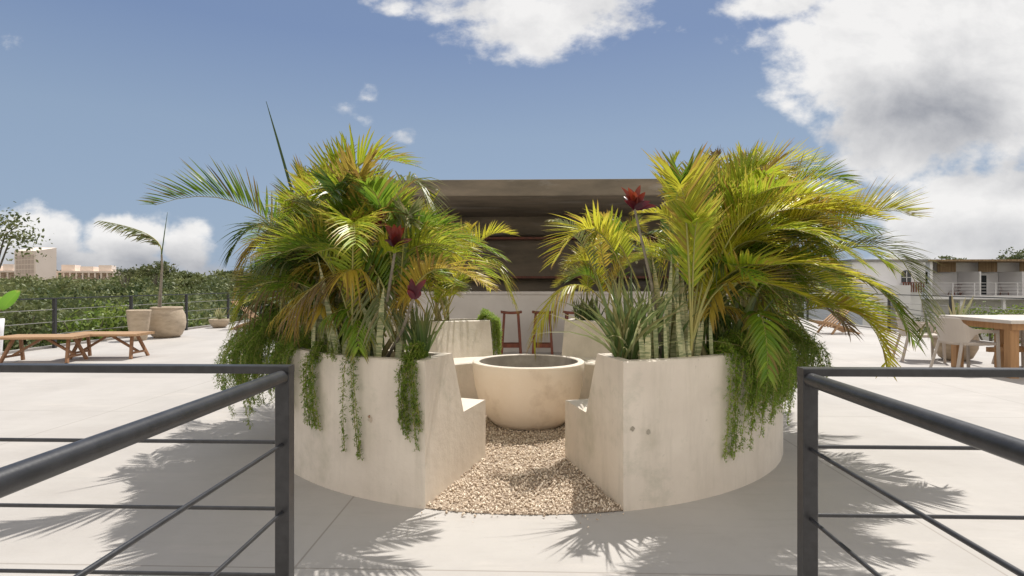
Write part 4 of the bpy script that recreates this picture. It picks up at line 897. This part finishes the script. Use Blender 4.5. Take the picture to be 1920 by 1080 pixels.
b = MB(); b.box((1.5, 1.1, 2.75), (6.4, 8.1, 2.9)); b.build('roof', M_GREY, wh)
b = MB(); pts = [(.0, 0), (.62, 0), (.62, .62)]+[(.31+.31*math.cos(a), .62+.22*math.sin(a)) for a in [PI*k/8 for k in range(1, 8)]]+[(0, .62)]
b.add([(4.75+x, 1.18, 1.35+z) for x, z in pts], [tuple(range(len(pts)))[::-1]]); b.build('window', M_GLASS, wh)
b = MB(); b.box((4.74, 1.12, 1.33), (5.4, 1.17, 1.37)); b.box((5.04, 1.12, 1.37), (5.08, 1.16, 2.1)); b.box((4.75, 1.12, 1.7), (5.38, 1.16, 1.73)); b.build('window_frame', M_WHITE, wh)
b = MB()
for k in range(9): b.box((4.7+k*.16, .9, .75), (4.76+k*.16, .95, 1.35))
b.box((4.65, .88, 1.35), (6.1, .97, 1.40)); b.build('balcony_rail', M_REDW, wh)
b = MB(); b.box((5.15, 1.585, -1.0), (5.6, 1.597, -.15)); b.build('window', M_GLASS, wh)
b = MB()
for k in range(4): b.box((5.15+k*.14, 1.56, -1.0), (5.18+k*.14, 1.583, -.15))
for k in range(4): b.box((5.15, 1.555, -1.0+k*.28), (5.6, 1.559, -.97+k*.28))
b.build('window_frame', M_WHITE, wh)
# balcony chairs far away
for i, (px, lb) in enumerate(((1791, 'dark slatted chair on the terrace between the first railing posts'), (1812, 'dark slatted recliner on the first terrace beside the partition wall'), (1883, 'dark brown slatted chair on the middle terrace before the white wall'))):
    x, y = at(px, 55.9); r = empty('terrace_chair', (x, y, .22), (.3, -.4, .9)[i], label=lb, cat='chair', group='dark slatted chairs on the far terraces')
    b = MB()
    for k in range(7): b.box((-.45, -.3+k*.09, .30), (.15, -.25+k*.09, .33))
    b.build('seat', M_REDW, r); b = MB()
    for k in range(6): b.bar((.12+.055*k, -.32, .36+.13*k), (.12+.055*k, .32, .36+.13*k), .09, .03)
    b.build('backrest', M_REDW, r)
    for sx, sy in ((-1, -1), (-1, 1), (1, -1), (1, 1)):
        b = MB(); b.bar((sx*.28-.1, sy*.28, .30), (sx*.42-.1, sy*.3, 0), .05, .04); b.build('leg', M_REDW, r)
# utility pole with wires
up = empty('utility_pole', (*at(1676, 30), GZ), label='grey concrete utility pole in front of the white house', cat='pole')
b = MB(); b.tube([(0, 0, 0), (0, 0, 9.45)], [.17, .12], 12); b.build('mast', M_GREY, up)
b = MB(); b.bar((-.7, 0, 9.1), (.7, 0, 9.1), .1, .1); b.build('crossarm', M_GREY, up)
x0, y0 = at(1676, 30)
for i, (dz, w_) in enumerate(((9.2, .014), (8.9, .014), (8.5, .02))):
    b = MB(); b.tube([(-.3+i*.3, 0, dz)]+[(14*k/8+(i-1)*.3, 6*k/8, dz-.9*math.sin(PI*k/8)+.6*k/8) for k in range(1, 9)], w_, 5); b.build('wire', M_BLACK, up)
for o in bpy.data.objects:
    if 'tmp' in o: del o['tmp']
